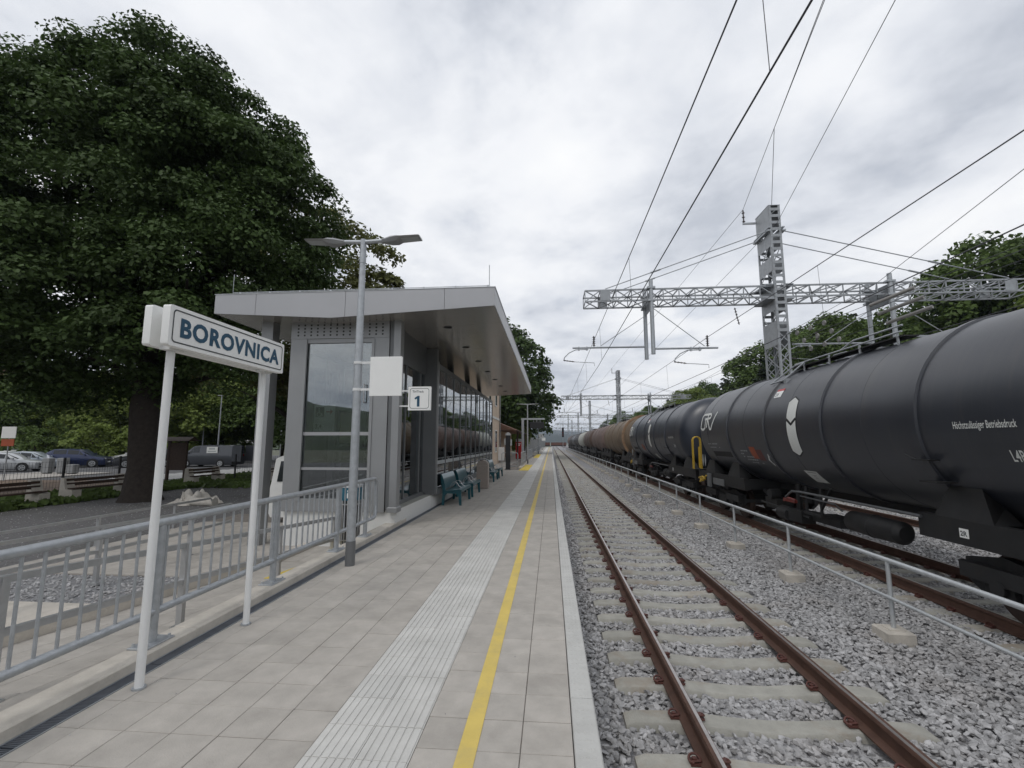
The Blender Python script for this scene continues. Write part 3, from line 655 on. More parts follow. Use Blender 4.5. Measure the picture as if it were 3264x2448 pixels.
part('door_rail', B().box(-5.31, -5.25, YW - .02, YW + .03, .5, 3.93).box(-3.80, -3.74, YW - .02, YW + .03, .5, 3.93), 'alu_grey', sh, smooth=False)
part('door_handle', B().tube([(-3.93, YW - .03, 2.55), (-3.93, YW - .03, 2.95)], .014, 8).tube([(-3.93, YW - .03, 2.56), (-3.93, YW + .05, 2.56)], .01, 6).tube([(-3.93, YW - .03, 2.94), (-3.93, YW + .05, 2.94)], .01, 6), 'stainless', sh)
# first side bay
part('side_frame', B().box(-3.49, -3.39, 9.5, 12.22, .30, .42).box(-3.48, -3.40, 9.5, 12.22, 3.55, 4.33).box(-3.47, -3.41, 10.55, 10.60, .42, 3.55).box(-3.47, -3.41, 11.75, 11.81, .42, 3.55), 'alu_frame', sh, smooth=False)
part('glass_pane', B().box(-3.446, -3.434, 9.52, 12.2, .42, 3.55), 'glass_shelter', sh, smooth=False)
part('corner_post', B().box(-3.5, -3.09, 12.2, 12.36, .34, 4.28), 'alu_frame', sh, smooth=False)
part('corner_post', B().box(-3.17, -3.09, 12.361, 12.46, .34, 3.96), 'alu_grey', sh, smooth=False)
# long glass screen
WX, M0, MP = -3.12, 12.36, 1.085
nb = 11; yend = M0 + nb * MP
part('sill', B().box(WX - .05, WX + .06, 12.46, yend, .30, .47), 'alu_frame', sh, smooth=False)
part('head_rail', B().box(WX - .05, WX + .02, 12.46, yend + .05, 3.78, 3.92), 'alu_frame', sh, smooth=False)
for k in range(nb):
    part('glass_pane', B().box(WX - .006, WX + .006, M0 + k * MP + .02, M0 + (k + 1) * MP - .02, .47, 3.78), 'glass_shelter', sh, smooth=False)
    part('mullion', B().box(WX - .05, WX + .028, M0 + (k + 1) * MP - .022, M0 + (k + 1) * MP + .022, .469, 3.781), 'alu_frame', sh, smooth=False)
part('frosted_strip', B().box(WX - .009, WX + .0085, 12.46, yend, 1.12, 1.22), 'decal_grey', sh, smooth=False)
# inside: roof columns, back screen, floor
part('floor', B().box(-5.6, -3.2, 9.5, 24.4, .33, .345), 'interior', sh, smooth=False)
for y in (12.6, 15.9, 19.2, 22.5): part('roof_column', B().box(-3.62, -3.44, y - .09, y + .09, .345, sof(-3.5)), 'dark_metal', sh, smooth=False)
for y in (9.45, 12.6, 15.9, 19.2, 22.5): part('roof_column', B().box(-5.6, -5.42, y + .08, y + .26, .345, sof(-5.5)), 'alu_frame', sh, smooth=False)
for k in range(7):
    ya, yb = 9.6 + k * 2.12, 9.6 + (k + 1) * 2.12
    part('glass_pane', B().box(-5.53, -5.518, ya + .02, yb - .02, .47, 3.78), 'glass_shelter', sh, smooth=False)
    part('mullion', B().box(-5.56, -5.49, yb - .03, yb + .03, .345, 3.8), 'alu_frame', sh, smooth=False)
part('mid_rail', B().box(-5.55, -5.50, 9.6, 24.4, 1.18, 1.24).box(-5.55, -5.50, 9.6, 24.4, 3.76, 3.9).box(-5.55, -5.50, 9.6, 24.4, .35, .48), 'alu_frame', sh, smooth=False)
part('roof_column', B().box(-6.32, -6.06, 9.36, 9.62, -.47, sof(-6.2)), 'alu_grey', sh, smooth=False)
part('roof_column', B().box(-6.32, -6.06, 18.4, 18.66, -.47, sof(-6.2)), 'alu_grey', sh, smooth=False)
part('roof_column', B().box(-6.32, -6.06, 24.0, 24.26, -.47, sof(-6.2)), 'alu_grey', sh, smooth=False)
part('end_screen', B().box(-5.5, -3.25, 24.3, 24.36, .345, 2.3), 'cream', sh, smooth=False)
part('inner_door_frame', B().box(-5.3, -5.16, 10.6, 10.7, .345, 3.4).box(-4.55, -4.42, 10.6, 10.7, .345, 3.4).box(-3.8, -3.68, 10.6, 10.7, .345, 3.4).box(-5.16, -4.55, 10.61, 10.69, 2.5, 2.7).box(-4.42, -3.8, 10.61, 10.69, 2.5, 2.7).box(-5.16, -4.55, 10.61, 10.69, 1.5, 1.62).box(-4.42, -3.8, 10.61, 10.69, 1.5, 1.62), 'alu_frame', sh, smooth=False)
part('timetable_case', B().box(-5.1, -4.62, 10.75, 10.78, 1.7, 2.45), 'cream', sh, smooth=False)
isg = thing('access_sign', 'white wheelchair access sign with red arrow inside the glass door', 'sign', (-5.0, 9.75, 2.2))
pn = part('panel', B().box(-5.26, -4.78, 9.80, 9.82, 1.96, 2.55), 'sign_white', isg, smooth=False)
part('pictogram', B().box(-5.22, -5.02, 9.797, 9.80, 2.28, 2.5), 'sign_dark', pn, smooth=False)
part('arrow', B().box(-4.97, -4.86, 9.797, 9.80, 2.385, 2.41).add([(-4.88, 9.797, 2.34), (-4.82, 9.797, 2.398), (-4.88, 9.797, 2.455)], [(0, 1, 2)]), 'red', pn, smooth=False)
wc = [(-5.13 + .05 * cos(a), 9.795, 2.345 + .05 * sin(a)) for a in np.linspace(1.9, 6.2, 12)]
part('pictogram', B().tube(wc, .008, 6).tube([(-5.14, 9.795, 2.45), (-5.13, 9.795, 2.37), (-5.08, 9.795, 2.365), (-5.055, 9.795, 2.31)], .009, 6).lathe([(0, .014), (.002, .014)], 'y', (-5.142, 9.794, 2.475), 10), 'sign_white', pn)
tv, tf = text_b('3,4', .13, .002)
part('lettering', B().add([(-5.22 + a, 9.797, 2.03 + c) for a, c in tv], tf), 'sign_dark', pn, smooth=False)
part('hanger', B().box(-5.03, -5.01, 9.80, 9.81, 2.55, 3.9), 'alu_frame', isg, smooth=False)
# ------------------------------------------------------------------ platform furniture
def bench(label, y0, group):
    t = thing('platform_bench', label, 'bench', (-2.75, y0 + .78, 0), group); L_ = 1.52
    def sheet(pts, ya, yb, th=.022):
        b = B(); n = len(pts)
        V_ = [(x, ya, z) for x, z in pts] + [(x, yb, z) for x, z in pts]
        V_ += [(x, ya, z - th) for x, z in pts] + [(x, yb, z - th) for x, z in pts]
        Fs = []
        for i in range(n - 1): Fs += [(i, i + 1, n + i + 1, n + i), (2 * n + i, 3 * n + i, 3 * n + i + 1, 2 * n + i + 1), (i, 2 * n + i, 2 * n + i + 1, i + 1), (n + i, n + i + 1, 3 * n + i + 1, 3 * n + i)]
        Fs += [(0, n, 3 * n, 2 * n), (n - 1, 3 * n - 1, 4 * n - 1, 2 * n - 1)]
        return b.add(V_, Fs)
    part('seat', sheet([(-2.93, .40), (-2.86, .395), (-2.72, .41), (-2.58, .435), (-2.50, .44), (-2.465, .42), (-2.455, .385)], y0, y0 + L_), 'bench_blue', t)
    bk = B(); n = 6; pts = [(-2.915, .46), (-2.93, .56), (-2.965, .70), (-3.0, .80), (-3.03, .845), (-3.06, .84)]
    V_ = [(x, yy_, z) for yy_ in (y0, y0 + L_) for x, z in pts] + [(x - .025, yy_, z - .004) for yy_ in (y0, y0 + L_) for x, z in pts]
    Fs = []
    for i in range(n - 1): Fs += [(i, i + 1, n + i + 1, n + i), (2 * n + i, 3 * n + i, 3 * n + i + 1, 2 * n + i + 1), (i, 2 * n + i, 2 * n + i + 1, i + 1), (n + i, n + i + 1, 3 * n + i + 1, 3 * n + i)]
    Fs += [(0, n, 3 * n, 2 * n), (n - 1, 3 * n - 1, 4 * n - 1, 2 * n - 1)]
    part('backrest', bk.add(V_, Fs), 'bench_blue', t)
    for y in (y0 + .03, y0 + L_ - .07):
        side = [(-3.02, 0), (-2.955, 0), (-2.93, .26), (-2.87, .32), (-2.62, .32), (-2.555, .26), (-2.53, 0), (-2.465, 0), (-2.475, .40), (-2.56, .425), (-2.75, .395), (-2.90, .39), (-2.93, .5), (-3.0, .74), (-3.045, .82), (-3.07, .81), (-3.0, .4)]
        part('leg', B().prism(side, 'y', y, y + .045), 'bench_blue', t)
    for y in (y0 + .5, y0 + 1.0):
        arc = [(-2.90, y, .43)] + [(-2.76 - .11 * cos(a), y, .47 + .13 * sin(a)) for a in np.linspace(.2, pi - .2, 7)] + [(-2.56, y, .43)]
        part('armrest', B().tube(sorted(arc, key=lambda p: p[0]), .012, 7), 'stainless', t)
    return t
for y, lb in ((12.68, 'teal metal bench against the glass, the one next to the shelter corner'), (14.62, 'teal metal bench against the glass between another bench and the stone bin'), (20.1, 'teal metal bench just past the stone bin'), (22.2, 'teal metal bench nearest the black information pillar')):
    bench(lb, y, 'teal benches along the glass shelter')
sb = thing('stone_bin', 'square speckled stone litter bin with domed top between the benches', 'bin', (-2.57, 17.45, 0))
part('body', B().bbox(-2.79, -2.36, 17.24, 17.67, .02, .86, .01).box(-2.75, -2.40, 17.28, 17.63, 0, .03), 'granite', sb)
part('dome', B().prism([(-2.79, .86), (-2.36, .86), (-2.38, .95), (-2.45, 1.02), (-2.575, 1.05), (-2.70, 1.02), (-2.77, .95)], 'y', 17.245, 17.665), 'granite', sb)
part('handle', B().tube([(-2.72, 17.45, 1.0), (-2.70, 17.45, 1.10), (-2.45, 17.45, 1.10), (-2.43, 17.45, 1.0)], .015, 8), 'stainless', sb)
ip_ = thing('information_pillar', 'tall black information pillar at the end of the shelter', 'pillar', (-2.69, 29, 0))
part('body', B().bbox(-2.84, -2.55, 28.93, 29.08, .04, 2.15, .01), 'dark_metal', ip_)
part('base_plate', B().box(-2.88, -2.51, 28.88, 29.13, 0, .04), 'alu_frame', ip_)
part('arched_top', B().prism([(-2.695 + .17 * cos(a), 2.15 + .19 * sin(a)) for a in np.linspace(0, pi, 10)], 'y', 28.97, 29.04), 'galv_light', ip_)
part('loudspeaker', B().box(-2.93, -2.85, 28.96, 29.06, 1.55, 1.95).box(-2.54, -2.46, 28.96, 29.06, 1.5, 1.9), 'galv_light', ip_)
dd = thing('departure_display', 'black departure display hanging from a grey goal-post frame', 'display', (-2.6, 43, 0))
part('post', B().box(-2.72, -2.50, 42.9, 43.1, 0, 3.85), 'galv', dd)
part('cross_beam', B().box(-2.75, -.55, 42.92, 43.08, 3.80, 3.95), 'galv', dd)
part('screen_box', B().bbox(-1.95, -.62, 42.8, 43.2, 3.0, 3.58, .02), 'black', dd)
part('hanger', B().box(-1.6, -1.56, 42.98, 43.02, 3.58, 3.8).box(-1.0, -.96, 42.98, 43.02, 3.58, 3.8), 'galv', dd)
part('loudspeaker', B().lathe([(0, .05), (.12, .09)], 'z', (-1.3, 43.0, 3.62), 10), 'galv_light', dd)
def tube_rail(label, x, y0, y1, n, slope=0, grp='tube railings past the shelter'):
    t = thing('path_railing', label, 'railing', (x, y0, 0), grp)
    part('top_rail', B().tube([(x, y0, .35), (x, y0, .95), (x, y0 + .1, 1.02), (x, y1 - .1, 1.02), (x, y1, .95), (x, y1, .1)], .026, 8), 'galv', t)
    part('mid_rail', B().tube([(x, y0, .35), (x, y1, .35)], .022, 8), 'galv', t)
    for k in range(n + 1): part('post', B().tube([(x, y0 + (y1 - y0) * k / n, 0), (x, y0 + (y1 - y0) * k / n, 1.0)], .026, 8), 'galv', t)
    bars = B(); y = y0 + .14
    while y < y1 - .1: bars.box(x - .008, x + .008, y - .008, y + .008, .35, 1.0); y += .14
    part('bars', bars, 'galv', t, smooth=False, kind='stuff')
tube_rail('galvanised railing starting behind the black information pillar', -2.02, 31.5, 36.6, 4)
tube_rail('galvanised railing beyond the second lamp post', -2.02, 39.5, 50, 6)
tube_rail('galvanised railing on the way to the noise wall', -2.02, 62, 90, 9)
struct('kerb_strip', B().bbox(-2.16, -1.94, 30.5, 50.5, -.3, .09, .015), 'concrete', label='pale kerb under the railing past the shelter')
def cross_rail(y, x0, x1, lb):
    t = thing('cross_railing', lb, 'railing', (x0, y, 0))
    part('frame', B().tube([(x0, y, 0), (x0, y, .98), (x0 + .06, y, 1.04), (x1 - .06, y, 1.04), (x1, y, .98), (x1, y, 0)], .024, 8).tube([(x0, y, .4), (x1, y, .4)], .02, 8).tube([(x0, y, .2), (x1, y, .2)], .02, 8), 'galv', t)
cross_rail(29.6, -3.15, -2.12, 'galvanised hoop railing crossing behind the black pillar')
vm = thing('vending_machine', 'tall red vending machine beside the station canopy', 'vending machine', (-3.35, 48, 0))
part('cabinet', B().bbox(-3.65, -3.05, 47.7, 48.3, .05, 1.75, .02), 'red', vm)
part('header', B().box(-3.62, -3.08, 47.72, 48.28, 1.75, 2.05), 'decal_grey', vm)
part('lettering', B().box(-3.57, -3.13, 47.696, 47.698, 1.5, 1.6).box(-3.55, -3.2, 47.696, 47.698, 1.36, 1.45), 'sign_white', vm, smooth=False)
part('base', B().box(-3.62, -3.08, 47.73, 48.27, 0, .05), 'black', vm)
# station building behind the shelter
st = thing('station_house', 'two storey beige station house behind the glass shelter', 'building', (-9, 34, -.46))
part('wall', B().box(-13.5, -4.45, 27.5, 39.6, -.5, 7.6), 'plaster', st, smooth=False)
part('cornice', B().box(-13.6, -4.36, 27.4, 39.7, 7.3, 7.55).box(-13.55, -4.40, 27.45, 39.65, 3.55, 3.72), 'white_plinth', st, smooth=False)
part('roof', B().add([(-14, 27, 7.6), (-3.95, 27, 7.6), (-3.95, 40.1, 7.6), (-14, 40.1, 7.6), (-9, 30.5, 10), (-9, 36.5, 10)], [(0, 1, 4), (1, 2, 5, 4), (2, 3, 5), (3, 0, 4, 5), (0, 3, 2, 1)]), 'roof_tile', st, smooth=False)
for y in (29.5, 33.2, 37):
    for z_ in (.9, 4.6):
        f_ = part('window', B().box(-4.46, -4.40, y - .6, y + .6, z_, z_ + 1.8), 'white_plinth', st, smooth=False)
        part('pane', B().box(-4.40, -4.395, y - .5, y - .03, z_ + .1, z_ + 1.7).box(-4.40, -4.395, y + .03, y + .5, z_ + .1, z_ + 1.7), 'car_glass', f_, smooth=False)
for x in (-12, -9.2, -6.4):
    for z_ in (.9, 4.6):
        f_ = part('window', B().box(x - .6, x + .6, 27.44, 27.51, z_, z_ + 1.8), 'white_plinth', st, smooth=False)
        part('pane', B().box(x - .5, x - .03, 27.435, 27.44, z_ + .1, z_ + 1.7).box(x + .03, x + .5, 27.435, 27.44, z_ + .1, z_ + 1.7), 'car_glass', f_, smooth=False)
part('wall_cabinet', B().bbox(-4.42, -3.95, 38.6, 39.1, .2, 1.3, .02), 'sign_white', st)
part('drainpipe', B().tube([(-4.36, 39.4, 0), (-4.36, 39.4, 7.4)], .05, 8), 'alu_grey', st)
ca = thing('station_canopy', 'low station annex with brown tiled roof and dark eaves', 'building', (-8, 50, -.46))
part('wall', B().box(-12.5, -5.2, 39.75, 61, -.5, 3.2), 'plaster', ca, smooth=False)
part('roof', B().add([(-13, 39.75, 3.1), (-2.95, 39.75, 2.75), (-2.95, 62, 2.75), (-13, 62, 3.1), (-8.5, 39.75, 5.0), (-8.5, 62, 5.0)], [(0, 1, 4), (1, 2, 5, 4), (2, 3, 5), (3, 0, 4, 5), (0, 3, 2, 1)]), 'roof_tile', ca, smooth=False)
part('gutter', B().tube([(-2.92, 39.7, 2.72), (-2.92, 62, 2.72)], .06, 8), 'wood_dark', ca)
for y in (44, 50, 56, 61.5): part('canopy_post', B().box(-3.25, -3.1, y - .08, y + .08, -.02, 2.8), 'wood_dark', ca, smooth=False)
for y in (42.5, 47, 53, 58): part('door', B().box(-5.21, -5.15, y - .5, y + .5, 0, 2.1), 'wood_dark', ca, smooth=False)
struct('station_forecourt', B().box(-13, -3.06, 25.7, 75, -1, -.03), 'slab_far', label='paving in front of the station house')

# ------------------------------------------------------------------ track fence
fx = 4.32
fe = thing('track_fence', 'low galvanised two-rail tube fence between the two tracks', 'fence', (fx, 6.5, -.74))
ys = [6.55 + 2.52 * k for k in range(-3, 52)]
part('top_rail', B().tube([(fx, -2, .215), (fx, ys[-1], .215)], .03, 12), 'galv_light', fe)
part('mid_rail', B().tube([(fx - .035, -2, -.24), (fx - .035, ys[-1], -.24)], .022, 10), 'galv_light', fe)
mp = mesh('post', B().tube([(0, 0, -.72), (0, 0, .21)], .027, 12), 'galv_light')
mf = mesh('footing', B().bbox(-.16, .16, -.16, .16, -.85, -.635, .02).box(-.09, .09, -.09, .09, -.636, -.625), 'concrete')
for y in ys:
    p = inst('post', mp, fe, (fx, y, 0)); q = inst('footing', mf, p, (fx + rnd.uniform(-.01, .01), y, rnd.uniform(.0, .045)), (0, 0, rnd.uniform(-.08, .08)))

# ------------------------------------------------------------------ overhead line gantries
def gantry(Y0, label, group):
    g = thing('catenary_gantry', label, 'gantry', (9.35, Y0, -.8), group)
    xa, xb, ya, yb, zt = 9.12, 9.57, Y0, Y0 + 1.22, 11.5
    leg = B()
    for x in (xa, xb):
        for y in (ya, yb):
            sx = 1 if x == xa else -1; sy = 1 if y == ya else -1
            p = part('mast_leg', B().box(min(x, x + sx * .09), max(x, x + sx * .09), min(y, y + sy * .014), max(y, y + sy * .014), -.8, zt).box(min(x, x + sx * .014), max(x, x + sx * .014), min(y, y + sy * .09), max(y, y + sy * .09), -.8, zt), 'galv_mast', g, smooth=False)
    mb = mesh('batten', B().box(xa - 9.35 + .02, xb - 9.35 - .02, -.006, .006, -.06, .06), 'galv_mast', False)
    z_ = 5.2 + 1.0
    k = 0
    while z_ < zt - .05:
        inst('batten', mb, g, (9.35, ya - .002, z_)); inst('batten', mb, g, (9.35, yb + .002, z_)); z_ += .285; k += 1
    br = B()
    z_ = -.6
    while z_ < 5.9:
        for y in (ya, yb): br.bar((xa + .03, y, z_), (xb - .03, y, z_ + .42), .035, .01, (0, 1, 0)).bar((xb - .03, y + .012, z_), (xa + .03, y + .012, z_ + .42), .035, .01, (0, 1, 0))
        z_ += .42
    z_ = -.6
    while z_ < zt - .9:
        for x in (xa, xb): br.bar((x, ya + .05, z_), (x, yb - .05, z_ + .75), .05, .01, (1, 0, 0)).bar((x + .012, yb - .05, z_), (x + .012, ya + .05, z_ + .75), .05, .01, (1, 0, 0))
        z_ += .75
    part('bracing', br, 'galv_mast', g, smooth=False)
    for z0, z1 in ((3.6, 4.3), (5.6, 6.6), (7.05, 8.1), (8.7, 9.3), (9.75, 10.3), (10.6, 11.48)):
        for x in (xa - .004, xb + .004): part('side_plate', B().box(x - .004, x + .004, ya + .03, yb - .03, z0, z1), 'galv_mast', g, smooth=False)
    part('mast_cap', B().box(xa - .01, xb + .01, ya - .01, yb + .01, zt, zt + .02), 'galv', g, smooth=False)
    part('concrete_foot', B().box(xa - .3, xb + .3, ya - .3, yb + .3, -1.0, -.62), 'concrete', g, smooth=False)
    # box truss beam
    X0_, X1_ = 1.5, 18.9; zb0, zb1 = 7.6, 8.07; y0_, y1_ = ya + .1, yb - .1
    bm_ = B()
    for y in (y0_, y1_):
        for z2 in (zb0, zb1): bm_.box(X0_, X1_, y - .03, y + .03, z2 - .03, z2 + .03)
    part('beam_chords', bm_, 'galv_mast', g, smooth=False)
    n_ = 27; dx = (X1_ - X0_) / n_
    for nm_, fA, fB in (('front', lambda x: (x, y0_, zb0), lambda x: (x, y0_, zb1)), ('back', lambda x: (x, y1_, zb0), lambda x: (x, y1_, zb1)), ('low', lambda x: (x, y0_, zb0), lambda x: (x, y1_, zb0)), ('high', lambda x: (x, y0_, zb1), lambda x: (x, y1_, zb1))):
        bb = B()
        for k in range(n_):
            x0 = X0_ + k * dx
            bb.bar(fA(x0), fB(x0), .035, .035)
            bb.bar(fA(x0) if k % 2 == 0 else fB(x0), fB(x0 + dx) if k % 2 == 0 else fA(x0 + dx), .035, .035)
        bb.bar(fA(X1_), fB(X1_), .035, .035); part('beam_bracing', bb, 'galv_mast', g, smooth=False)
    for x in (2.35, 18.0): part('stay_plate', B().box(x - .2, x + .2, y0_ - .04, y0_ - .03, zb0 + .02, zb1 + .02).box(x - .2, x + .2, y1_ + .03, y1_ + .04, zb0 + .02, zb1 + .02), 'galv_mast', g, smooth=False)
    for s, xe, xm in ((-1, 2.35, xa), (1, 18.0, xb)):
        for y in (y0_, y1_):
            part('stay_rod', B().tube([(xm, y, 10.45), (xe, y, zb1 + .06)], .02, 6).tube([(xm + (xe - xm) * .66, y, 10.45 + (zb1 + .06 - 10.45) * .66), (xm + (xe - xm) * .72, y, 10.45 + (zb1 + .06 - 10.45) * .72)], .038, 6), 'galv', g)
        part('stay_bracket', B().box(min(xm, xm + s * .14), max(xm, xm + s * .14), ya - .08, yb + .08, 10.36, 10.42).box(min(xm, xm + s * .1), max(xm, xm + s * .1), ya - .08, yb + .08, 10.5, 10.54), 'galv', g, smooth=False)
    part('beam_bracket', B().box(xa - .32, xa, ya + .02, yb - .02, 7.5, 7.56).box(xb, xb + .32, ya + .02, yb - .02, 7.5, 7.56).box(xa - .32, xa, ya + .02, yb - .02, 8.1, 8.14).box(xb, xb + .32, ya + .02, yb - .02, 8.1, 8.14), 'galv', g, smooth=False)
    def insul(p0, p1, n=5, r0=.03, r1=.075):
        b = B(); a = Vector(p0); c = Vector(p1); Ln = (c - a).length; t = (c - a).normalized()
        pts, rr = [], []
        for k in range(n):
            for f_, q_ in ((.0, r0), (.3, r0), (.34, r1), (.5, r1 * .6), (.55, r0), (.98, r0)): pts.append(a + t * Ln * (k + f_) / n); rr.append(q_)
        return b.tube(pts, rr, 10)
    def hang(x, posts_):
        for (py, side, cwx, ztube) in posts_:
            hp = part('hanger_post', B().tube([(x, py, 5.3 if side < 0 else 5.28), (x, py, 8.4)], .085, 12), 'galv', g)
            part('clamp', B().box(x - .16, x + .16, py - .1, py + .1, 8.04, 8.12).box(x - .16, x + .16, py - .1, py + .1, 7.5, 7.58), 'galv', hp, smooth=False)
            part('hanger_plate', B().box(x - .012, x + .012, y0_ - .05, y1_ + .05, 7.2, 8.0), 'galv', hp, smooth=False)
            xe = x + side * 3.2 if side < 0 else x + side * 2.55
            ct = part('cantilever', B().tube([(x + side * .08, py, ztube), (xe, py, ztube)], .04, 10), 'galv', g)
            xm_ = cwx
            part('insulator', insul((xm_, py, ztube + .06), (xm_, py, ztube + .52)), 'insulator', ct)
            part('tie_rod', B().tube([(x, py, 7.25), (xm_ + (.3 if side < 0 else -.12), py, ztube + .08)], .016, 6), 'galv', ct)
            hk = -1.05
            xs_ = xm_ - .25
            arc = [(xs_, py, ztube - .07), (xs_ - .55, py, ztube - .08), (xs_ - .85, py, ztube - .22), (xs_ - 1.05, py, ztube - .42), (xs_ - 1.08, py, ztube - .54)]
            part('steady_arm', B().tube(arc, .022, 8).box(xs_ - .45, xs_ - .38, py - .03, py + .03, ztube - .12, ztube + .05).box(xs_ - .1, xs_ - .03, py - .03, py + .03, ztube - .12, ztube + .05), 'galv', ct)
            part('insulator', insul((xs_ - 1.1, py, ztube - .55), (xs_ - .62, py, ztube - .62), 4, .02, .045), 'insulator', ct)
            part('registration_arm', B().tube([(xs_ - .62, py, ztube - .62), (xm_ + .0, py, ztube - .68), (xm_ + .01, py, ztube - .82)], .014, 6), 'galv', ct)
    hang(4.2, ((yb + .05, -1, 1.94, 5.86), (ya - .05, 1, 6.35, 5.5)))
    hang(13.5, ((yb + .05, -1, 11.3, 5.86), (ya - .05, 1, 15.9, 5.5)))
    part('feeder_insulator', insul((xa - .5, yb, 11.35), (xa - .5, yb, 11.95), 3, .03, .07), 'insulator', g)
    part('feeder_bracket', B().box(xa - .55, xa, yb - .03, yb + .03, 11.28, 11.36), 'galv', g, smooth=False)
    part('dead_insulator', insul((8.0, yb, 7.5), (8.15, yb, 6.75), 6, .02, .06), 'insulator', g)
    return g
G1Y = 18.8
G1 = gantry(G1Y, 'tall lattice mast gantry standing right behind the dark tank wagons', 'overhead line gantries')
for Y_, lb in ((63.2, 'lattice mast gantry beside the brown tank wagons'), (110, 'distant lattice gantry beside the pale tank wagon'), (157, 'far lattice gantry near the end of the train'), (204, 'far lattice gantry past the end of the train'), (252, 'farthest lattice gantry before the blue hills')):
    c = copy_tree(G1, None, (9.35, Y_, -.8)); c['label'] = lb
c = copy_tree(G1, None, (9.35, -28.5, -.8)); c['label'] = 'lattice mast gantry further back along the platform'
gy = [-28.5, G1Y, 63.2, 110, 157, 204, 252]
def wire(name, label, pts, r_, group='overhead wires', drops=None):
    t = thing(name, label, 'wire', pts[0], group)
    part('cable', B().tube(pts, r_, 6, False), 'wire', t)
    if drops:
        mesh_ = B()
        for a_, b_ in drops: part('dropper', B().tube([a_, b_], .0045, 4, False), 'wire', t)
    return t
def catenary(tx, offy, zc, zm, zig, lab):
    cpts, mpts, dr = [], [], []
    for i in range(len(gy) - 1):
        a_, b_ = gy[i] + offy, gy[i + 1] + offy; z0 = zig * (1 if i % 2 else -1)
        for k in range(8):
            s = k / 8; y = a_ + (b_ - a_) * s
            cpts.append((tx + z0 * (1 - 2 * s), y, zc)); mpts.append((tx + z0 * (1 - 2 * s) * .6, y, zm - 3.2 * s * (1 - s) * .16))
        for k in range(20 if i < 3 else 0):
            y = 3.9 + 7.3 * k; s = (y - a_) / (b_ - a_)
            if .02 < s < .98: dr.append(((tx + z0 * (1 - 2 * s) * .6, y, zm - 3.2 * s * (1 - s) * .16), (tx + z0 * (1 - 2 * s), y, zc)))
    wire('contact_wire', 'taut contact wire low above the ' + lab, cpts, .0105 if tx < 9 else .009)
    wire('messenger_wire', 'upper messenger wire with droppers above the ' + lab, mpts, .0105 if tx < 9 else .009, drops=dr)
catenary(T1, 1.27, 5.02, 6.40, .16, 'empty platform track')
catenary(6.4, -.05, 4.68, 6.03, .16, 'tank wagons')
catenary(11.3, 1.27, 5.02, 6.40, .16, 'track beyond the wagons')
catenary(15.9, -.05, 4.68, 6.03, .16, 'outermost track')
yb_ = G1Y + 1.22; PT = .88
PJ = tuple(a + (b - a) * PT for a, b in zip((-1.54, -26, 11.6), (8.62, yb_, 11.98)))
wire('feeder_wire', 'paired feeder wire running to the insulator on the lattice mast', [(-1.54, -26, 11.6), (8.62, yb_, 11.98), (8.62, 64.4, 11.98), (8.62, 111.2, 11.98)], .0095)
wire('feeder_wire', 'paired feeder wire running to the top of the lattice mast', [(-1.27, -26, 11.62), PJ, (9.3, G1Y + .1, 11.53)], .0095)
wire('feeder_wire', 'single feeder wire passing in front of the lattice mast', [(-1.04, -26, 10.6), (9.3, 18.6, 10.6), (9.3, 63, 9.2)], .0095)
wire('feeder_wire', 'single feeder wire falling towards the right hand gantry beam', [(1.61, -26, 8.0), (13, 18.8, 8.0), (15, 63, 7.0)], .0095)
mat('porcelain', (.26, .25, .235), .4, var=.1)
wi = thing('tensioning_gear', 'row of grey insulator rolls and pulleys strung above the wagons', 'insulator', (11.5, 17, 6.4), 'overhead wires')
for k, (x, y, z_) in enumerate(((11.9, 16.4, 6.75), (12.15, 16.4, 6.42), (12.4, 16.4, 6.08))):
    part('roll', B().tube([(x - .35, y + .7, z_ - .12), (x + .3, y - .5, z_ + .12)], [.06, .065], 12), 'porcelain', wi)
    part('cable', B().tube([(x - 2.0, y + 4.0, z_ - .6), (x + 4.5, y - 9, z_ + 1.5)], .01, 5), 'wire', wi)
    for q in range(3): part('pulley', B().lathe([(-.03, .10), (.03, .10)], 'x', (x - 1.1 - .26 * q, y + 2.2 + .5 * q, z_ - .35 - .08 * q), 14), 'porcelain', wi)

# ------------------------------------------------------------------ tank wagons (local: x across, y along, z above rail)
TR, TZ = 1.48, 2.62
def tank_prof(hl, r_=TR, dish=.62):
    p = []
    for k in range(9):
        a = pi / 2 * k / 8; p.append((-hl - dish * cos(a), max(.01, r_ * sin(a) ** .62)))
    p += [(-hl * .5, r_), (0, r_), (hl * .5, r_)]
    for k in range(8, -1, -1):
        a = pi / 2 * k / 8; p.append((hl + dish * cos(a), max(.01, r_ * sin(a) ** .62)))
    return p
ME_TANK = {}
def tank_mesh(m, hl=5.83):
    if m not in ME_TANK: ME_TANK[m] = mesh('tank', B().lathe(tank_prof(hl), 'y', (0, 0, TZ), 56), m)
    return ME_TANK[m]
def rib_b(w_=.05, h=.035): return B().lathe([(-w_ - .015, TR - .01), (-w_, TR + h), (w_, TR + h), (w_ + .015, TR - .01)], 'y', (0, 0, TZ), 56, False)
ME_RIB = {}
def rib_mesh(m, w_=.05, h=.035):
    if (m, w_) not in ME_RIB: ME_RIB[(m, w_)] = mesh('rib', rib_b(w_, h), m)
    return ME_RIB[(m, w_)]
def pin(name, me, parent, loc=(0, 0, 0), rot=None):
    o = bpy.data.objects.new(name, me); COL.objects.link(o); o.location = loc; o.parent = parent
    if rot: o.rotation_euler = rot
    return o
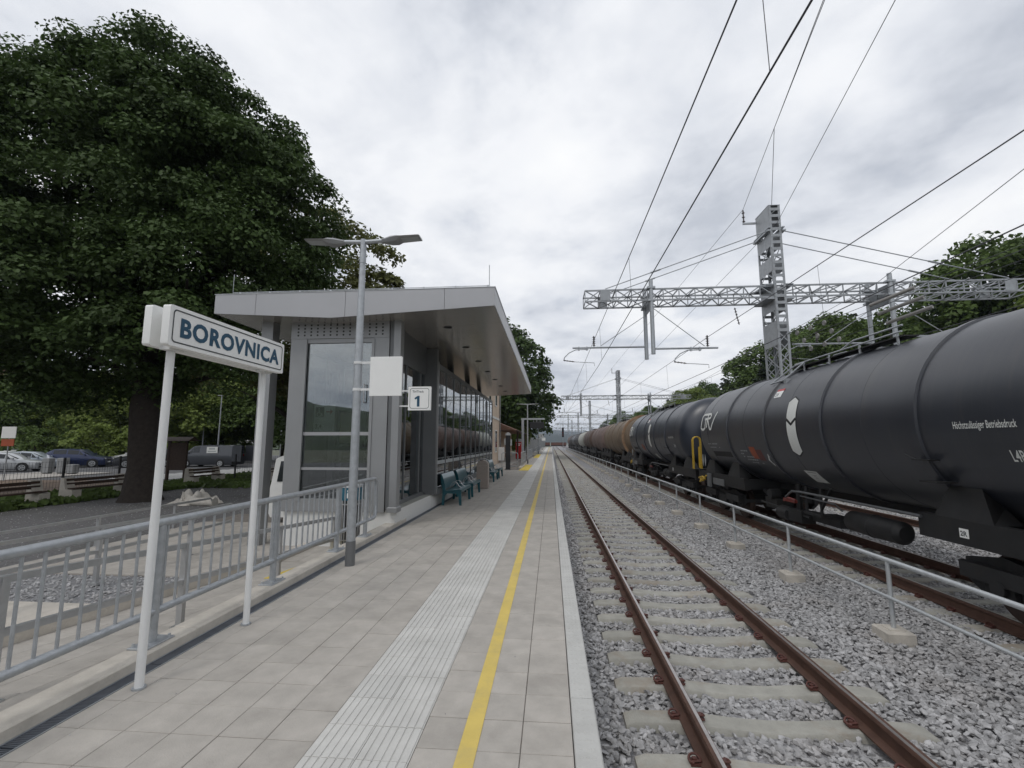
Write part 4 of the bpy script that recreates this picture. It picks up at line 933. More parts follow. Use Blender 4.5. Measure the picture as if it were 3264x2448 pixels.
wh = B().lathe([(-.07, .36), (-.068, .455), (-.0, .46), (.045, .462), (.05, .49), (.075, .49), (.078, .36), (.03, .34), (.02, .16), (.09, .12), (.09, .01)], 'x', (0, 0, 0), 32).lathe([(-.09, .01), (-.09, .12), (-.02, .16), (-.03, .34), (-.07, .36)], 'x', (0, 0, 0), 32, False)
ME_WHEEL = mesh('wheel', wh, 'wheel_steel')
bf = B()
for s in (-1, 1):
    bf.prism([(-1.45, .74), (-1.45, .46), (-1.2, .30), (-.66, .30), (-.5, .46), (-.25, .22), (.25, .22), (.5, .46), (.66, .30), (1.2, .30), (1.45, .46), (1.45, .74), (.9, .84), (.35, .74), (-.35, .74), (-.9, .84)], 'x', s * 1.0 - .05, s * 1.0 + .05)
    for q in (-.9, .9):
        bf.box(s * 1.06 - .06, s * 1.06 + .06, q - .16, q + .16, .34, .60).lathe([(-.04, .1), (.04, .09)], 'x', (s * 1.14, q, .46), 14)
        for e_ in (-.24, .24): bf.tube([(s * 1.02, q + e_, .36), (s * 1.02, q + e_, .58)], .07, 10)
        bf.box(s * .72 - .06, s * .72 + .06, q - .58 if q > 0 else q + .5, q - .5 if q > 0 else q + .58, .28, .62)
bf.box(-1.12, 1.12, -.3, .3, .3, .62).box(-1.0, 1.0, -.22, .22, .6, .86)
for s in (-1, 1): bf.box(s * 1.08 - .09, s * 1.08 + .09, -1.42, -.45, .5, .7).box(s * 1.08 - .09, s * 1.08 + .09, .45, 1.42, .5, .7)
for q in (-1.33, 1.33): bf.box(-1.0, 1.0, q - .05, q + .05, .5, .6)
ME_BOGIE = mesh('bogie', bf, 'under'); ME_AXLE = mesh('axle', B().tube([(-.75, 0, 0), (.75, 0, 0)], .08, 12), 'wheel_steel')
ef = B()
for s in (-1, 1): ef.box(s * 1.17 - .07, s * 1.17 + .07, 3.1, 6.98, .92, 1.25)
ef.box(-1.24, 1.24, 6.98, 7.12, .86, 1.30).box(-1.1, 1.1, 3.1, 3.3, .95, 1.22).box(-1.1, 1.1, 5.0, 5.5, .90, 1.2).box(-.4, .4, 3.3, 6.98, .98, 1.2)
ME_EF = mesh('end_frame', ef, 'under', False)
sa = B()
for s in (-1, 1):
    for yy_ in (3.85, 5.9):
        sa.add([(s * 1.24, yy_ - .45, 1.25), (s * 1.24, yy_ + .45, 1.25), (s * 1.15, yy_ + .24, 1.68), (s * 1.15, yy_ - .24, 1.68), (s * .9, yy_ - .45, 1.25), (s * .9, yy_ + .45, 1.25), (s * .9, yy_ + .24, 1.44), (s * .9, yy_ - .24, 1.44)],
               [(0, 1, 2, 3), (4, 5, 6, 7), (0, 1, 5, 4), (1, 2, 6, 5), (2, 3, 7, 6), (3, 0, 4, 7)])
sa.box(-.9, .9, 3.78, 3.92, 1.1, 1.4).box(-.9, .9, 5.83, 5.97, 1.1, 1.4)
ME_SA = mesh('saddle', sa, 'under', False)
ME_BUF = mesh('buffer', B().lathe([(0, .11), (.18, .11), (.18, .075), (.34, .075), (.34, .22), (.37, .24), (.40, .22), (.405, .02)], 'y', (0, 0, 0), 20), 'under')
ME_AIR = mesh('air_reservoir', B().lathe([(-.75, .02), (-.74, .12), (-.66, .19), (-.05, .2), (-.04, .21), (.0, .21), (.01, .2), (.6, .19), (.69, .12), (.7, .02)], 'y', (0, 0, 0), 24), 'under')
pipe = B().tube([(-1.27, -3.2, 1.20), (-1.27, .1, 1.20), (-1.27, .45, 1.18), (-1.27, .75, 1.02)], .024, 8).tube([(-1.2, -1.0, 1.08), (-1.2, .25, 1.10)], .016, 6).tube([(-1.2, -1.0, 1.08), (-1.1, -1.05, .95)], .016, 6)
ME_PIPE = mesh('brake_pipe', pipe, 'pipe_grey')
vg = B().box(-1.05, -.75, .55, 1.15, .45, .72).lathe([(-.22, .17), (.22, .17)], 'y', (-.9, 1.5, .55), 16).box(-1.0, -.6, 1.8, 2.4, .6, .85).tube([(-1.0, .3, .62), (-1.0, 2.6, .7)], .03, 8).tube([(-1.15, .1, .75), (-1.15, .1, 1.32)], .03, 8).tube([(-1.15, -.45, .78), (-1.15, -.45, 1.32)], .03, 8).bar((-1.17, -.5, .92), (-1.17, -.85, 1.35), .05, .03).box(-1.2, -1.0, -.5, .15, .74, .80)
vg.tube([(-.9, .9, .6), (-.9, .9, 1.3)], .06, 10).tube([(-.7, 2.6, .75), (-.7, 3.1, .95)], .05, 8).lathe([(-.12, .13), (.12, .13)], 'x', (-.95, 2.0, .95), 14).box(-.9, -.4, -.6, .4, .55, .7)
ME_VG = mesh('discharge_valve', vg, 'under')
ME_LEV = mesh('lever', B().tube([(-1.25, .9, .92), (-1.28, .6, 1.02), (-1.28, .3, 1.0)], .02, 6).box(-1.28, -1.22, .35, .85, .93, .99), 'lever_red')
ct = B().tube([(-.60, -2.3, 4.19), (-.60, 1.2, 4.19)], .017, 8).tube([(-.58, -2.3, 4.30), (-.58, -1.0, 4.31), (-.60, -.6, 4.19)], .017, 8)
ct.tube([(-.98, 1.52, 3.80), (-.64, 1.2, 4.14), (-.60, .7, 4.19)], .02, 8).tube([(-.98, 1.05, 3.78), (-.62, .75, 4.17)], .02, 8).tube([(-1.02, 1.6, 3.76), (-.98, .95, 3.78)], .022, 8).box(-1.03, -.92, .82, .93, 3.66, 3.80)
ct.tube([(.62, -2.3, 4.19), (.62, 1.6, 4.19)], .017, 8)
for yy_ in (-2.2, -1.2, -.2, .8): ct.box(-.62, .62, yy_ - .02, yy_ + .02, 4.10, 4.13).box(-.61, -.59, yy_ - .02, yy_ + .02, 3.95, 4.19)
ME_WALK = mesh('walkway_frame', ct, 'galv')
ME_GRID = mesh('walkway_grating', B().box(-.6, -.32, -2.3, 1.3, 4.10, 4.125).box(.32, .6, -2.3, 1.3, 4.10, 4.125), 'under')
ME_LID = mesh('manhole', B().lathe([(0, .3), (.12, .3), (.12, .34), (.17, .34), (.2, .2), (.2, .01)], 'z', (0, 0, TZ + TR - .04), 24).tube([(-.25, .45, 4.05), (-.25, .45, 4.2), (.1, .6, 4.2)], .04, 8), 'galv')
def wrap(y, a, e_=.004): return (-(TR + e_) * cos(a), y, TZ + (TR + e_) * sin(a))
def wtext(body, size, xs, y0, zc, offset=0.):
    tv, tf = text_b(body, size, offset, xs); a0 = math.asin((zc - TZ) / TR)
    return B().add([wrap(y0 - p[0], a0 + p[1] / TR) for p in tv], tf)
def wrows(rows, e_=.004): # rows of (angle, ya, yb)
    b = B(); V_ = []
    for a, ya, yb in rows: V_ += [wrap(ya, a, e_), wrap(yb, a, e_)]
    return b.add(V_, [(2 * i, 2 * i + 1, 2 * i + 3, 2 * i + 2) for i in range(len(rows) - 1)])
def wrect(y0, y1, a0, a1, e_=.004, n=5): return wrows([(a0 + (a1 - a0) * k / n, y0, y1) for k in range(n + 1)], e_)
def wstroke(pts, wd, y0, zc, sx, sz, e_=.005): # 2D polyline drawn on the tank side
    b = B(); a0 = math.asin((zc - TZ) / TR)
    dense = []
    for p, q in zip(pts, pts[1:]):
        for k in range(4): dense.append((p[0] + (q[0] - p[0]) * k / 4, p[1] + (q[1] - p[1]) * k / 4))
    dense.append(pts[-1]); V_ = []
    for i, p in enumerate(dense):
        q0 = dense[max(0, i - 1)]; q1 = dense[min(len(dense) - 1, i + 1)]; tx, ty = (q1[0] - q0[0]) * sx, (q1[1] - q0[1]) * sz; l_ = math.hypot(tx, ty) or 1
        nx, ny = -ty / l_ * wd / 2, tx / l_ * wd / 2
        for s in (-1, 1): V_.append(wrap(y0 - (p[0] * sx + s * nx), a0 + (p[1] * sz + s * ny) / TR, e_))
    return b.add(V_, [(2 * i, 2 * i + 1, 2 * i + 3, 2 * i + 2) for i in range(len(dense) - 1)])
ME_SEAM = mesh('weld_seam', B().lathe([(-.012, TR - .002), (-.006, TR + .004), (.006, TR + .004), (.012, TR - .002)], 'y', (0, 0, TZ), 56, False), 'tank_grey')
ME_CS = mesh('centre_sill', B().box(-.25, .25, -3.2, 3.2, 1.0, 1.2), 'under', False)
def wagon(yc, m, label, ribs, detail=0, ribm=None, extras=None, length_k=1.0):
    t = thing('tank_wagon', label, 'tank wagon', (T2, yc, RAILZ), 'train of tank wagons')
    tk = pin('tank', tank_mesh(m), t)
    for y in ribs: pin('rib', rib_mesh(ribm or m), t, (0, y, 0))
    for s, rz in ((1, 0), (-1, pi)):
        pin('end_frame', ME_EF, t, (0, 0, 0), (0, 0, rz)); pin('saddle', ME_SA, t, (0, 0, 0), (0, 0, rz))
        bo = pin('bogie', ME_BOGIE, t, (0, s * 5.2 if s > 0 else -5.05, 0))
        for q in (-.9, .9):
            for sx in (-1, 1): pin('wheel', ME_WHEEL, bo, (sx * .75, q, .46), (0, 0, 0 if sx < 0 else pi))
            pin('axle', ME_AXLE, bo, (0, q, .46))
        for sx in (-.875, .875): pin('buffer', ME_BUF, t, (sx, s * 7.1 * (1 if s > 0 else 1), 1.06), (0, 0, 0 if s > 0 else pi))
    pin('air_reservoir', ME_AIR, t, (-.82, -1.5, .76)); pin('brake_pipe', ME_PIPE, t); pin('discharge_valve', ME_VG, t); pin('walkway_frame', ME_WALK, t); pin('walkway_grating', ME_GRID, t); pin('manhole', ME_LID, t)
    pin('centre_sill', ME_CS, t)
    if detail:
        for y in (-5.2, -2.4, 0, 2.4, 5.2): pin('weld_seam', ME_SEAM, t, (0, y, 0))
        pin('lever', ME_LEV, t)
        ar = [(.43, -.02, .02)] + [(.37, -.19, .19)] + [(.37 - .74 * k / 12, -.19, .19) for k in range(1, 13)] + [(-.43, -.02, .02)]
        big = [(.455, -.02, .02)] + [(.385, -.21, .21)] + [(.385 - .77 * k / 12, -.21, .21) for k in range(1, 13)] + [(-.455, -.02, .02)]
        yA = -.15
        part('arrow_border', wrows([(a, yA + q, yA + w_) for a, q, w_ in big], .003), 'black', tk, local=True)
        part('arrow_panel', wrows([(a, yA + q, yA + w_) for a, q, w_ in ar], .005), 'decal_white', tk, local=True)
        part('chevron', wstroke([(-.19, .06), (0, -.06), (.19, .06)], .06, yA, TZ + .1, 1, 1, .007), 'black', tk, local=True)
        lg = B()
        for pl_ in ([(.42, .12), (.42, .95), (.36, 1.0), (.1, 1.0), (.0, .9), (.0, .1), (.08, .0), (.22, .0), (.3, .1), (.3, .68), (.22, .68)], [(.3, .68), (.42, .68), (.62, .72), (.64, .9), (.56, 1.0), (.36, 1.0)], [(.45, .62), (.66, .0), (.74, .0), (1.0, 1.08)]):
            q = wstroke(pl_, .075, 5.85, TZ + .08, 1.3, .52); lg.add(q.v, q.f)
        part('logo', lg, 'decal_white', tk, local=True, smooth=False)
        part('lettering', wtext('Höchstzulässiger Betriebsdruck', .132, .49, -4.17, 2.45, .001), 'decal_white', tk, local=True, smooth=False)
        part('lettering', wtext('L4BH', .195, .55, -4.80, 2.06, .003), 'decal_white', tk, local=True, smooth=False)
        part('placard', wrect(2.28, 1.95, -.55, -.32), 'decal_orange', tk, local=True, smooth=False)
        part('placard', wrect(1.94, 1.62, -.58, -.37), 'decal_faded', tk, local=True, smooth=False)
        part('diamond', wrows([(-.44, 1.34, 1.36), (-.56, 1.22, 1.48), (-.68, 1.34, 1.36)]), 'decal_white', tk, local=True, smooth=False)
        part('diamond_symbol', wrows([(-.5, 1.34, 1.36), (-.56, 1.30, 1.40), (-.62, 1.34, 1.36)], .006), 'sign_dark', tk, local=True, smooth=False)
        part('data_plate', wrect(.15, -.33, -.95, -.70), 'decal_white', tk, local=True, smooth=False)
        dl = B(); q = wrect(.08, -.26, -.735, -.728, .006, 1); dl.add(q.v, q.f)
        for k in range(3): q = wrect(-.02, -.18 + .03 * k, -.79 - .03 * k, -.785 - .03 * k, .006, 1); dl.add(q.v, q.f)
        part('plate_lines', dl, 'sign_dark', tk, local=True, smooth=False)
        hs_ = part('height_sign', wrect(.92, .58, .50, .62), 'sign_white', tk, local=True, smooth=False)
        part('sign_band', wrect(.92, .58, .62, .665, .0045), 'red', tk, local=True, smooth=False)
        tv, tf = text_b('3.4', .15, .002, .8); part('lettering', B().add([wrap(.89 - p[0], .52 + p[1] / TR, .006) for p in tv], tf), 'sign_dark', tk, local=True, smooth=False)
        nl = B(); rr2 = random.Random(3)
        for (yb_2, a_2, n_2, wd_2) in ((5.35, -.27, 9, .035), (5.25, -.35, 8, .03), (3.0, -.40, 5, .03), (2.95, -.46, 5, .03), (2.9, -.52, 6, .03), (2.85, -.58, 7, .03), (2.8, -.64, 9, .025)):
            y = yb_2
            for k in range(n_2):
                w_2 = rr2.uniform(.05, .10); q = wrect(y, y - w_2, a_2 - wd_2 / TR * .6, a_2 + wd_2 / TR * .6, .004, 1)
                if rr2.random() < .82: nl.add(q.v, q.f)
                y -= w_2 + .03
        part('data_lettering', nl, 'decal_grey', tk, local=True, smooth=False)
        part('number_panel', wrect(5.15, 3.7, -.56, -.44, .0035), 'decal_faded' if False else 'under', tk, local=True, smooth=False)
        tv, tf = text_b('2R', .09, .0025)
        cp = part('code_plate', B().box(-1.2445, -1.243, -3.93, -3.79, 1.02, 1.14), 'sign_white', t, local=True, smooth=False)
        part('lettering', B().add([(-1.2465, -3.805 - p[0], 1.045 + p[1]) for p in tv], tf), 'sign_dark', cp, local=True, smooth=False)
        step = B().box(-1.5, -1.28, -3.75, -3.45, 2.02, 2.04).box(-1.46, -1.2, -3.8, -3.5, 1.72, 1.74).tube([(-1.48, -3.5, 2.03), (-1.47, -3.3, 2.1)], .012, 6)
        part('step', step, 'under', t, local=True)
        for y, xw in ((7.25, 0), (-7.3, 1)):
            for dx_ in (0,) if xw == 0 else (0, .14):
                hp = [(-1.34, y + dx_, 1.28), (-1.34, y + dx_, 2.34)] + [(-1.2 - .14 * cos(a), y + dx_, 2.34 + .14 * sin(a)) for a in np.linspace(.3, pi - .3, 6)] + [(-1.06, y + dx_, 2.34), (-1.06, y + dx_, 1.28)]
                if xw: part('handrail', B().tube(hp, .018, 8), 'rail_yellow', t, local=True)
            if xw: part('handrail', B().tube([(-1.02, y + .3, 1.3), (-1.02, y + .3, 2.1)], .02, 8).tube([(-1.02, y + .42, 1.3), (-1.02, y + .42, 2.1)], .02, 8), 'rail_yellow', t, local=True)
        part('end_platform', B().box(-1.36, 1.0, -7.35, -6.95, 1.24, 1.29), 'under', t, local=True, smooth=False)
        for y in (6.75, 6.5): part('lozenge_plate', B().prism([(y - .06, 1.62), (y, 1.42), (y + .06, 1.62), (y, 1.84)], 'x', -1.19, -1.175), 'decal_grey', t, local=True)
        part('uncoupling_gear', B().tube([(-1.25, 7.1, .98), (-1.28, 6.6, 1.06), (-1.28, 6.3, 1.0)], .03, 6).tube([(-1.28, 6.9, .86), (-1.28, 6.4, 1.0), (-1.28, 6.2, 1.12)], .028, 6).box(-1.3, -1.24, 6.55, 6.85, .9, 1.0), 'rail_yellow', t, local=True)
        part('end_step', B().box(-1.32, -1.25, 5.75, 6.0, .78, 1.22).box(-1.29, -1.25, 4.6, 5.5, .9, 1.1), 'decal_faded' if False else 'alu_frame', t, local=True, smooth=False)
        part('coupling', B().tube([(0, 7.1, 1.02), (0, 7.3, 1.05), (0, 7.5, .9)], .05, 8).tube([(0, 7.3, 1.0), (0, 7.4, .6), (0, 7.2, .5)], .03, 6), 'under', t, local=True)
        part('brake_hose', B().tube([(-.35, 7.1, .95), (-.36, 7.3, .7), (-.2, 7.45, .6)], .03, 6), 'black', t, local=True)
    return t
R4 = (-3.55, -1.2, 1.2, 3.55)
wagon(10.6, 'tank_grey', 'dark grey tank wagon with white arrow panel and pressure lettering beside the fence', R4, 1)
wagon(25.2, 'tank_blue', 'dark blue-grey tank wagon coupled behind the lettered grey one', R4, 1)
w3 = wagon(39.7, 'tank_ochre', 'rusty ochre tank wagon with clad orange end', (-5.6, -2.9, .3, 3.2, 5.7), 0)
part('end_cladding', B().lathe([(-6.0, 1.60), (-5.86, 1.60), (-5.86, 1.47), (-6.0, 1.47)], 'y', (0, 0, TZ), 48).lathe([(-6.02, .02), (-6.02, 1.46), (-5.9, 1.46)], 'y', (0, 0, TZ), 48, False), 'tank_clad', w3, local=True)
wagon(54.0, 'tank_mauve', 'faded mauve-brown tank wagon behind the ochre one', (-5.6, -1.5, 2.0, 5.6), 0)
wagon(68.3, 'tank_brown', 'red-brown tank wagon in front of the pale one', (-5.6, -2.0, 2.0, 5.6), 0)
wagon(82.6, 'tank_white', 'pale grey-white tank wagon in the middle of the train', (-5.7, -2.0, 2.0, 5.7), 0)
wagon(96.9, 'tank_black', 'black tank wagon behind the pale one', R4, 0)
wagon(111.2, 'tank_grey', 'dark grey tank wagon in the distant half of the train', R4, 0)
wagon(125.5, 'tank_black', 'black tank wagon, last but one of the train', R4, 0)
wagon(139.8, 'tank_mauve', 'brownish tank wagon at the end of the train', R4, 0)

# ------------------------------------------------------------------ trees
def crown_points(rng, n_spray, per, blobs, sr, flat=.8):
    pr = np.array([b[3] * b[4] * b[5] for b in blobs]) ** (2 / 3); pr /= pr.sum()
    P, Nn = [], []
    for w_ in rng.choice(len(blobs), n_spray, p=pr):
        c = np.array(blobs[w_][:3]); rad = np.array(blobs[w_][3:])
        v = rng.normal(0, 1, 3); v /= np.linalg.norm(v); q = rng.uniform(.9, 1.0) if rng.random() < .82 else rng.uniform(.45, .9)
        r_ = sr * rng.uniform(.65, 1.25); cc = c + v * np.maximum(rad * q - r_ * .6, .2)
        d_ = rng.normal(0, 1, (per, 3)); d_ /= np.linalg.norm(d_, axis=1)[:, None]; flip = rng.random(per) < .72; d_[flip, 2] = np.abs(d_[flip, 2])
        tilt = np.array([v[0], v[1], 0]) * .25
        p = cc + d_ * (r_ * rng.uniform(.45, 1.05, (per, 1))) * np.array([1, 1, flat]); p[:, 2] -= (d_[:, :2] @ v[:2]) * r_ * .28
        P.append(p); Nn.append(d_ * .55 + np.array([0, 0, .6]) + tilt)
    return np.concatenate(P), np.concatenate(Nn)
def trunk_b(rng, base, h, r0, blobs, limbs=9):
    b = B(); x, y, z = base
    pts = [(x, y, z - .1), (x, y, z + .25), (x + .03, y, z + 1.2)]; rr = [r0 * 1.35, r0 * 1.1, r0 * .95]
    for k in range(1, 6): pts.append((x + rng.normal(0, .12), y + rng.normal(0, .12), z + 1.2 + (h - 1.2) * k / 5)); rr.append(r0 * (.95 - .8 * k / 5))
    b.tube(pts, rr, 12)
    for k in range(limbs):
        t_ = rng.uniform(.28, .75); z0 = z + h * t_; a = 2 * pi * (k + rng.uniform(-.25, .25)) / limbs; bl = blobs[rng.integers(len(blobs))]
        L_ = min(bl[3], bl[4]) * rng.uniform(.55, .9); up = rng.uniform(.25, .7)
        q = [(x, y, z0)] + [(x + cos(a) * L_ * s + rng.normal(0, .15), y + sin(a) * L_ * s + rng.normal(0, .15), z0 + L_ * up * s ** .8) for s in (.3, .65, 1.0)]
        b.tube(q, [r0 * .42, r0 * .3, r0 * .18, r0 * .05], 7)
    return b
def tree_meshes(seed, h, r0, blobs, n_clump, per, sig, leaf, m, limbs=9, flat=.85, grow=.5):
    blobs = [(*b_[:3], b_[3] + grow, b_[4] + grow, b_[5] + grow) for b_ in blobs]
    rng = np.random.default_rng(seed)
    P, Nn = crown_points(rng, n_clump, per, blobs, sig, flat)
    pass
    keep = P[:, 2] > .5; P, Nn = P[keep], Nn[keep]
    return mesh('trunk', trunk_b(rng, (0, 0, 0), h, r0, blobs, limbs), 'bark'), leaves_mesh('crown', P, Nn, leaf, m, rng)
def plant(name, label, cat, meshes, loc, sc=1., rz=0., group=None, sz=None):
    t = thing(name, label, cat, loc, group, rz); t.scale = (sc, sc, sz or sc)
    pin('trunk', meshes[0], t); pin('crown', meshes[1], t); return t
# the big tree beside the yard (height about 20 m)
BT = [(-2.2, 0, 10.6, 6.9, 4.8, 7.3), (-1.2, 0, 15.6, 3.6, 3.2, 3.2), (-5.8, 0, 13.4, 4.0, 3.5, 3.5), (2.9, 0, 10.6, 3.7, 3.8, 4.2), (1.3, 0, 13.6, 3.6, 3.2, 3.5), (2.1, -.8, 7.2, 3.2, 3.4, 3.1), (-3, -2.0, 7.0, 6.0, 3.8, 3.0), (-8.6, 0, 9.0, 4.8, 4.3, 4.4), (-11.5, 0, 11.0, 4.2, 4.0, 4.4)]
bt = tree_meshes(3, 13, .58, BT, 900, 420, 1.0, .165, 'leaf_dark', 16, .72, .55)
plant('broadleaf_tree', 'huge dark green broadleaf tree with thick trunk in the gravel yard', 'tree', bt, (-15.4, 16.4, -.46))
ct_b = [(0, 0, 8.2, 4.6, 4.6, 4.0), (1.8, 0, 6.6, 3.6, 3.6, 2.8), (-2.0, .5, 7.0, 4, 4, 3.2)]
ctm = tree_meshes(5, 9, .3, ct_b, 105, 330, .95, .19, 'leaf_copper', 9, .6, .7)
plant('broadleaf_tree', 'thin-crowned bronze-green tree peeping out behind the shelter roof', 'tree', ctm, (-15.4, 26.5, -.46), 1.34)
tb = [(0, 0, 7.5, 4.4, 4.4, 4.2), (1.5, 1, 5.2, 3.6, 3.6, 3.0), (-1.8, -.6, 5.6, 3.6, 3.6, 3.2), (0, 0, 10.2, 2.6, 2.6, 2.4)]
TM = {'mid': tree_meshes(21, 9, .25, tb, 170, 110, 1.15, .36, 'leaf_mid'), 'light': tree_meshes(22, 9, .25, tb, 165, 110, 1.15, .36, 'leaf_light'), 'dark': tree_meshes(23, 9, .25, tb, 180, 110, 1.15, .36, 'leaf_dark')}
cb_ = [(0, 0, 1.6 + 1.15 * k, 2.9 - .27 * k, 2.9 - .27 * k, .75) for k in range(10)]
TM['conifer'] = tree_meshes(24, 12, .2, cb_, 170, 100, .55, .30, 'leaf_conifer', 4, .5, .2)
bb_ = [(0, 0, 1.5, 1.9, 1.9, 1.4), (.7, .3, 1.1, 1.4, 1.4, 1.1), (-.8, -.2, 1.2, 1.5, 1.5, 1.1)]
BM = {'light': tree_meshes(31, 1.8, .06, bb_, 60, 120, .42, .19, 'leaf_light', 6), 'mid': tree_meshes(32, 1.8, .06, bb_, 60, 120, .42, .19, 'leaf_mid', 6)}
plant('broadleaf_tree', 'tall dark tree beyond the station canopy', 'tree', TM['dark'], (-7.6, 66, -.5), 1.6)
plant('broadleaf_tree', 'tall dark tree close behind the departure display', 'tree', TM['dark'], (-5.0, 76, -.5), 1.2, 2.0)
plant('broadleaf_tree', 'young light green tree by the end of the station canopy', 'tree', TM['light'], (-4.8, 66.5, -.5), .42, 1.0)
# belt of trees on the right hand slope
kinds = ['mid', 'dark', 'light', 'conifer', 'mid', 'dark']
nm_ = {'mid': 'mid green', 'dark': 'dark green', 'light': 'yellow-green', 'conifer': 'dark pointed conifer'}
r2 = random.Random(5)
def hill_h(x, y): # right hand wooded slope
    s = max(0, x - 27); return -.9 + min(s * .30, 9 + s * .09) * (1 - .35 * max(0, min(1, (y - 60) / 200))) + .5 * sin(x * .21 + y * .13)
place = []
for k in range(64):
    y = 8 + 4.3 * k + r2.uniform(-2, 2); x = 35 + r2.uniform(-4, 7) + (0 if k % 2 else 9)
    place.append((x, y, kinds[r2.randrange(6)] if k % 7 else 'conifer', r2.uniform(.85, 1.15) * (.82 if y < 40 else 1.25 if y < 85 else 1.05)))
place += [(33, 74, 'conifer', 1.2), (31, 43.5, 'conifer', 1.02), (41, 37, 'light', .95), (47, 42, 'mid', 1.05)]
for (x, y, k_, s_) in place:
    lb = {'mid': 'mid green broadleaf tree in the belt on the slope beyond the wagons', 'dark': 'dark green broadleaf tree in the belt on the slope beyond the wagons', 'light': 'yellow-green broadleaf tree in the belt on the slope beyond the wagons', 'conifer': 'dark pointed conifer in the belt on the slope beyond the wagons'}[k_]
    plant('conifer_tree' if k_ == 'conifer' else 'broadleaf_tree', lb, 'tree', TM[k_], (x, y, hill_h(x, y) - .15), s_, r2.uniform(0, 6.28), nm_[k_] + ' trees on the slope')
def sheet(name, xs, ys, f, m, label):
    b = B(); nx, ny = len(xs), len(ys)
    b.add([(x, y, f(x, y)) for y in ys for x in xs], [(j * nx + i, j * nx + i + 1, (j + 1) * nx + i + 1, (j + 1) * nx + i) for j in range(ny - 1) for i in range(nx - 1)])
    o = struct(name, b, m, True, label); return o
sheet('hillside', np.linspace(27, 260, 40), np.linspace(-160, 420, 60), lambda x, y: hill_h(x, y) + .4 * sin(x * .5) * cos(y * .37), 'hill', 'grassy slope rising beyond the tracks')
def ridge(x, y):
    return 0
def far_f(h0, seed, x0, x1, y0, y1, pk):
    ph = [random.Random(seed + k).uniform(0, 6) for k in range(8)]
    def f(x, y):
        uu = (x - x0) / (x1 - x0); vv = (y - y0) / (y1 - y0)
        e_ = math.sin(pi * min(1, max(0, vv))) ** .8
        return -2 + h0 * e_ * (.55 + .22 * sin(uu * 9 + ph[0]) + .13 * sin(uu * 23 + ph[1]) + .06 * sin(uu * 61 + ph[2] + 3 * vv) + .03 * sin(uu * 140 + ph[3]) * cos(vv * 30)) * pk(uu)
    return f
XS = np.linspace(-2600, 2400, 140)
sheet('far_hills', XS, np.linspace(2300, 3600, 16), far_f(175, 2, -2600, 2400, 2300, 3600, lambda u_: 1.0 - .45 * abs(u_ - .42)), 'far_hill', 'blue wooded hills at the end of the valley')
sheet('far_hills', XS, np.linspace(1200, 1800, 12), far_f(52, 9, -2600, 2400, 1200, 1800, lambda u_: .75 + .5 * abs(u_ - .55)), 'far_hill', 'low wooded ridge in front of the blue hills')
XB_ = np.linspace(-500, 500, 90)
sheet('wooded_hill', XB_, np.linspace(-520, -130, 30), far_f(40, 15, -500, 500, -520, -130, lambda u_: 1.5 - .9 * u_), 'forest', 'wooded hill closing the valley on the near side of the station')
sheet('wooded_hill', np.linspace(-420, -95, 40), np.linspace(-160, 520, 60), lambda x, y: -.6 + max(0, -x - 95) * .16 + 1.2 * sin(x * .07) * cos(y * .05), 'forest', 'wooded rise beyond the car park')

# ------------------------------------------------------------------ left background: yard and car park
gs = np.random.default_rng(77); n = 9000
gx = np.concatenate([gs.uniform(-20.5, -17.2, n), gs.uniform(-19, -12, 2500)]); gyv = np.concatenate([gs.uniform(8, 34, n), gs.uniform(21, 27, 2500)])
GP = np.stack([gx, gyv, np.full(len(gx), -.43) + gs.uniform(0, .13, len(gx))], 1)
go_ = bpy.data.objects.new('grass', leaves_mesh('grass', GP, np.tile([[0., -.9, .2]], (len(gx), 1)), .26, 'leaf_mid', gs)); COL.objects.link(go_); tag(go_, 'rough grass and weeds along the edge of the yard', 'grass', kind='stuff')
struct('grass_verge', B().box(-20.3, -17.4, 6, 36, -.9, -.448), 'grass', label='narrow grass verge between yard and car park')
struct('planting_bed', B().box(-31.4, -22, 12, 24.5, -.9, -.44), 'brown_bed', label='brown planting bed at the edge of the car park')
struct('pavement_strip', B().box(-37, -31.5, 12, 31, -.9, -.44), 'slab_far', label='pale pavement strip in front of the parked cars')
zs = B()
for k in range(13):
    y = 26.5 + k * .95; zs.box(-27.5 + .12 * k, -20.8, y, y + .42, -.505, -.492)
zc_ = struct('road_marking', zs, 'road_white', label='white hatched road marking in front of the grey van')
def park_bench(label, x, y0, L_):
    t = thing('park_bench', label, 'bench', (x, y0, -.46), 'wooden benches along the verge')
    for y in (y0, y0 + L_):
        part('leg', B().prism([(x - .28, -.46), (x + .28, -.46), (x + .26, -.05), (x - .02, -.02), (x - .12, .40), (x - .24, .40)], 'y', y - .18, y + .18), 'concrete', t)
    for k in range(3): part('seat_plank', B().bbox(x - .0 + .1 * k - .02, x + .085 + .1 * k - .02, y0 - .1, y0 + L_ + .1, -.03, .02, .006), 'wood_dark', t)
    for k in range(2): part('back_plank', B().bbox(x - .11 - .03 * k, x - .06 - .03 * k, y0 - .1, y0 + L_ + .1, .10 + .15 * k, .21 + .15 * k, .006), 'wood_dark', t)
park_bench('dark wooden bench on concrete legs left of the tree trunk', -18.0, 16.1, 2.15)
park_bench('dark wooden bench on concrete legs at the end of the verge', -18.0, 12.4, 2.6)
park_bench('dark wooden bench on concrete legs by the notice board', -18.2, 22.2, 1.9)
park_bench('dark wooden bench on concrete legs by the hatched marking', -14.6, 23.4, 1.9)
nb_ = thing('notice_board', 'dark brown wooden notice board beside the trunk', 'notice board', (-21.1, 24.6, -.46))
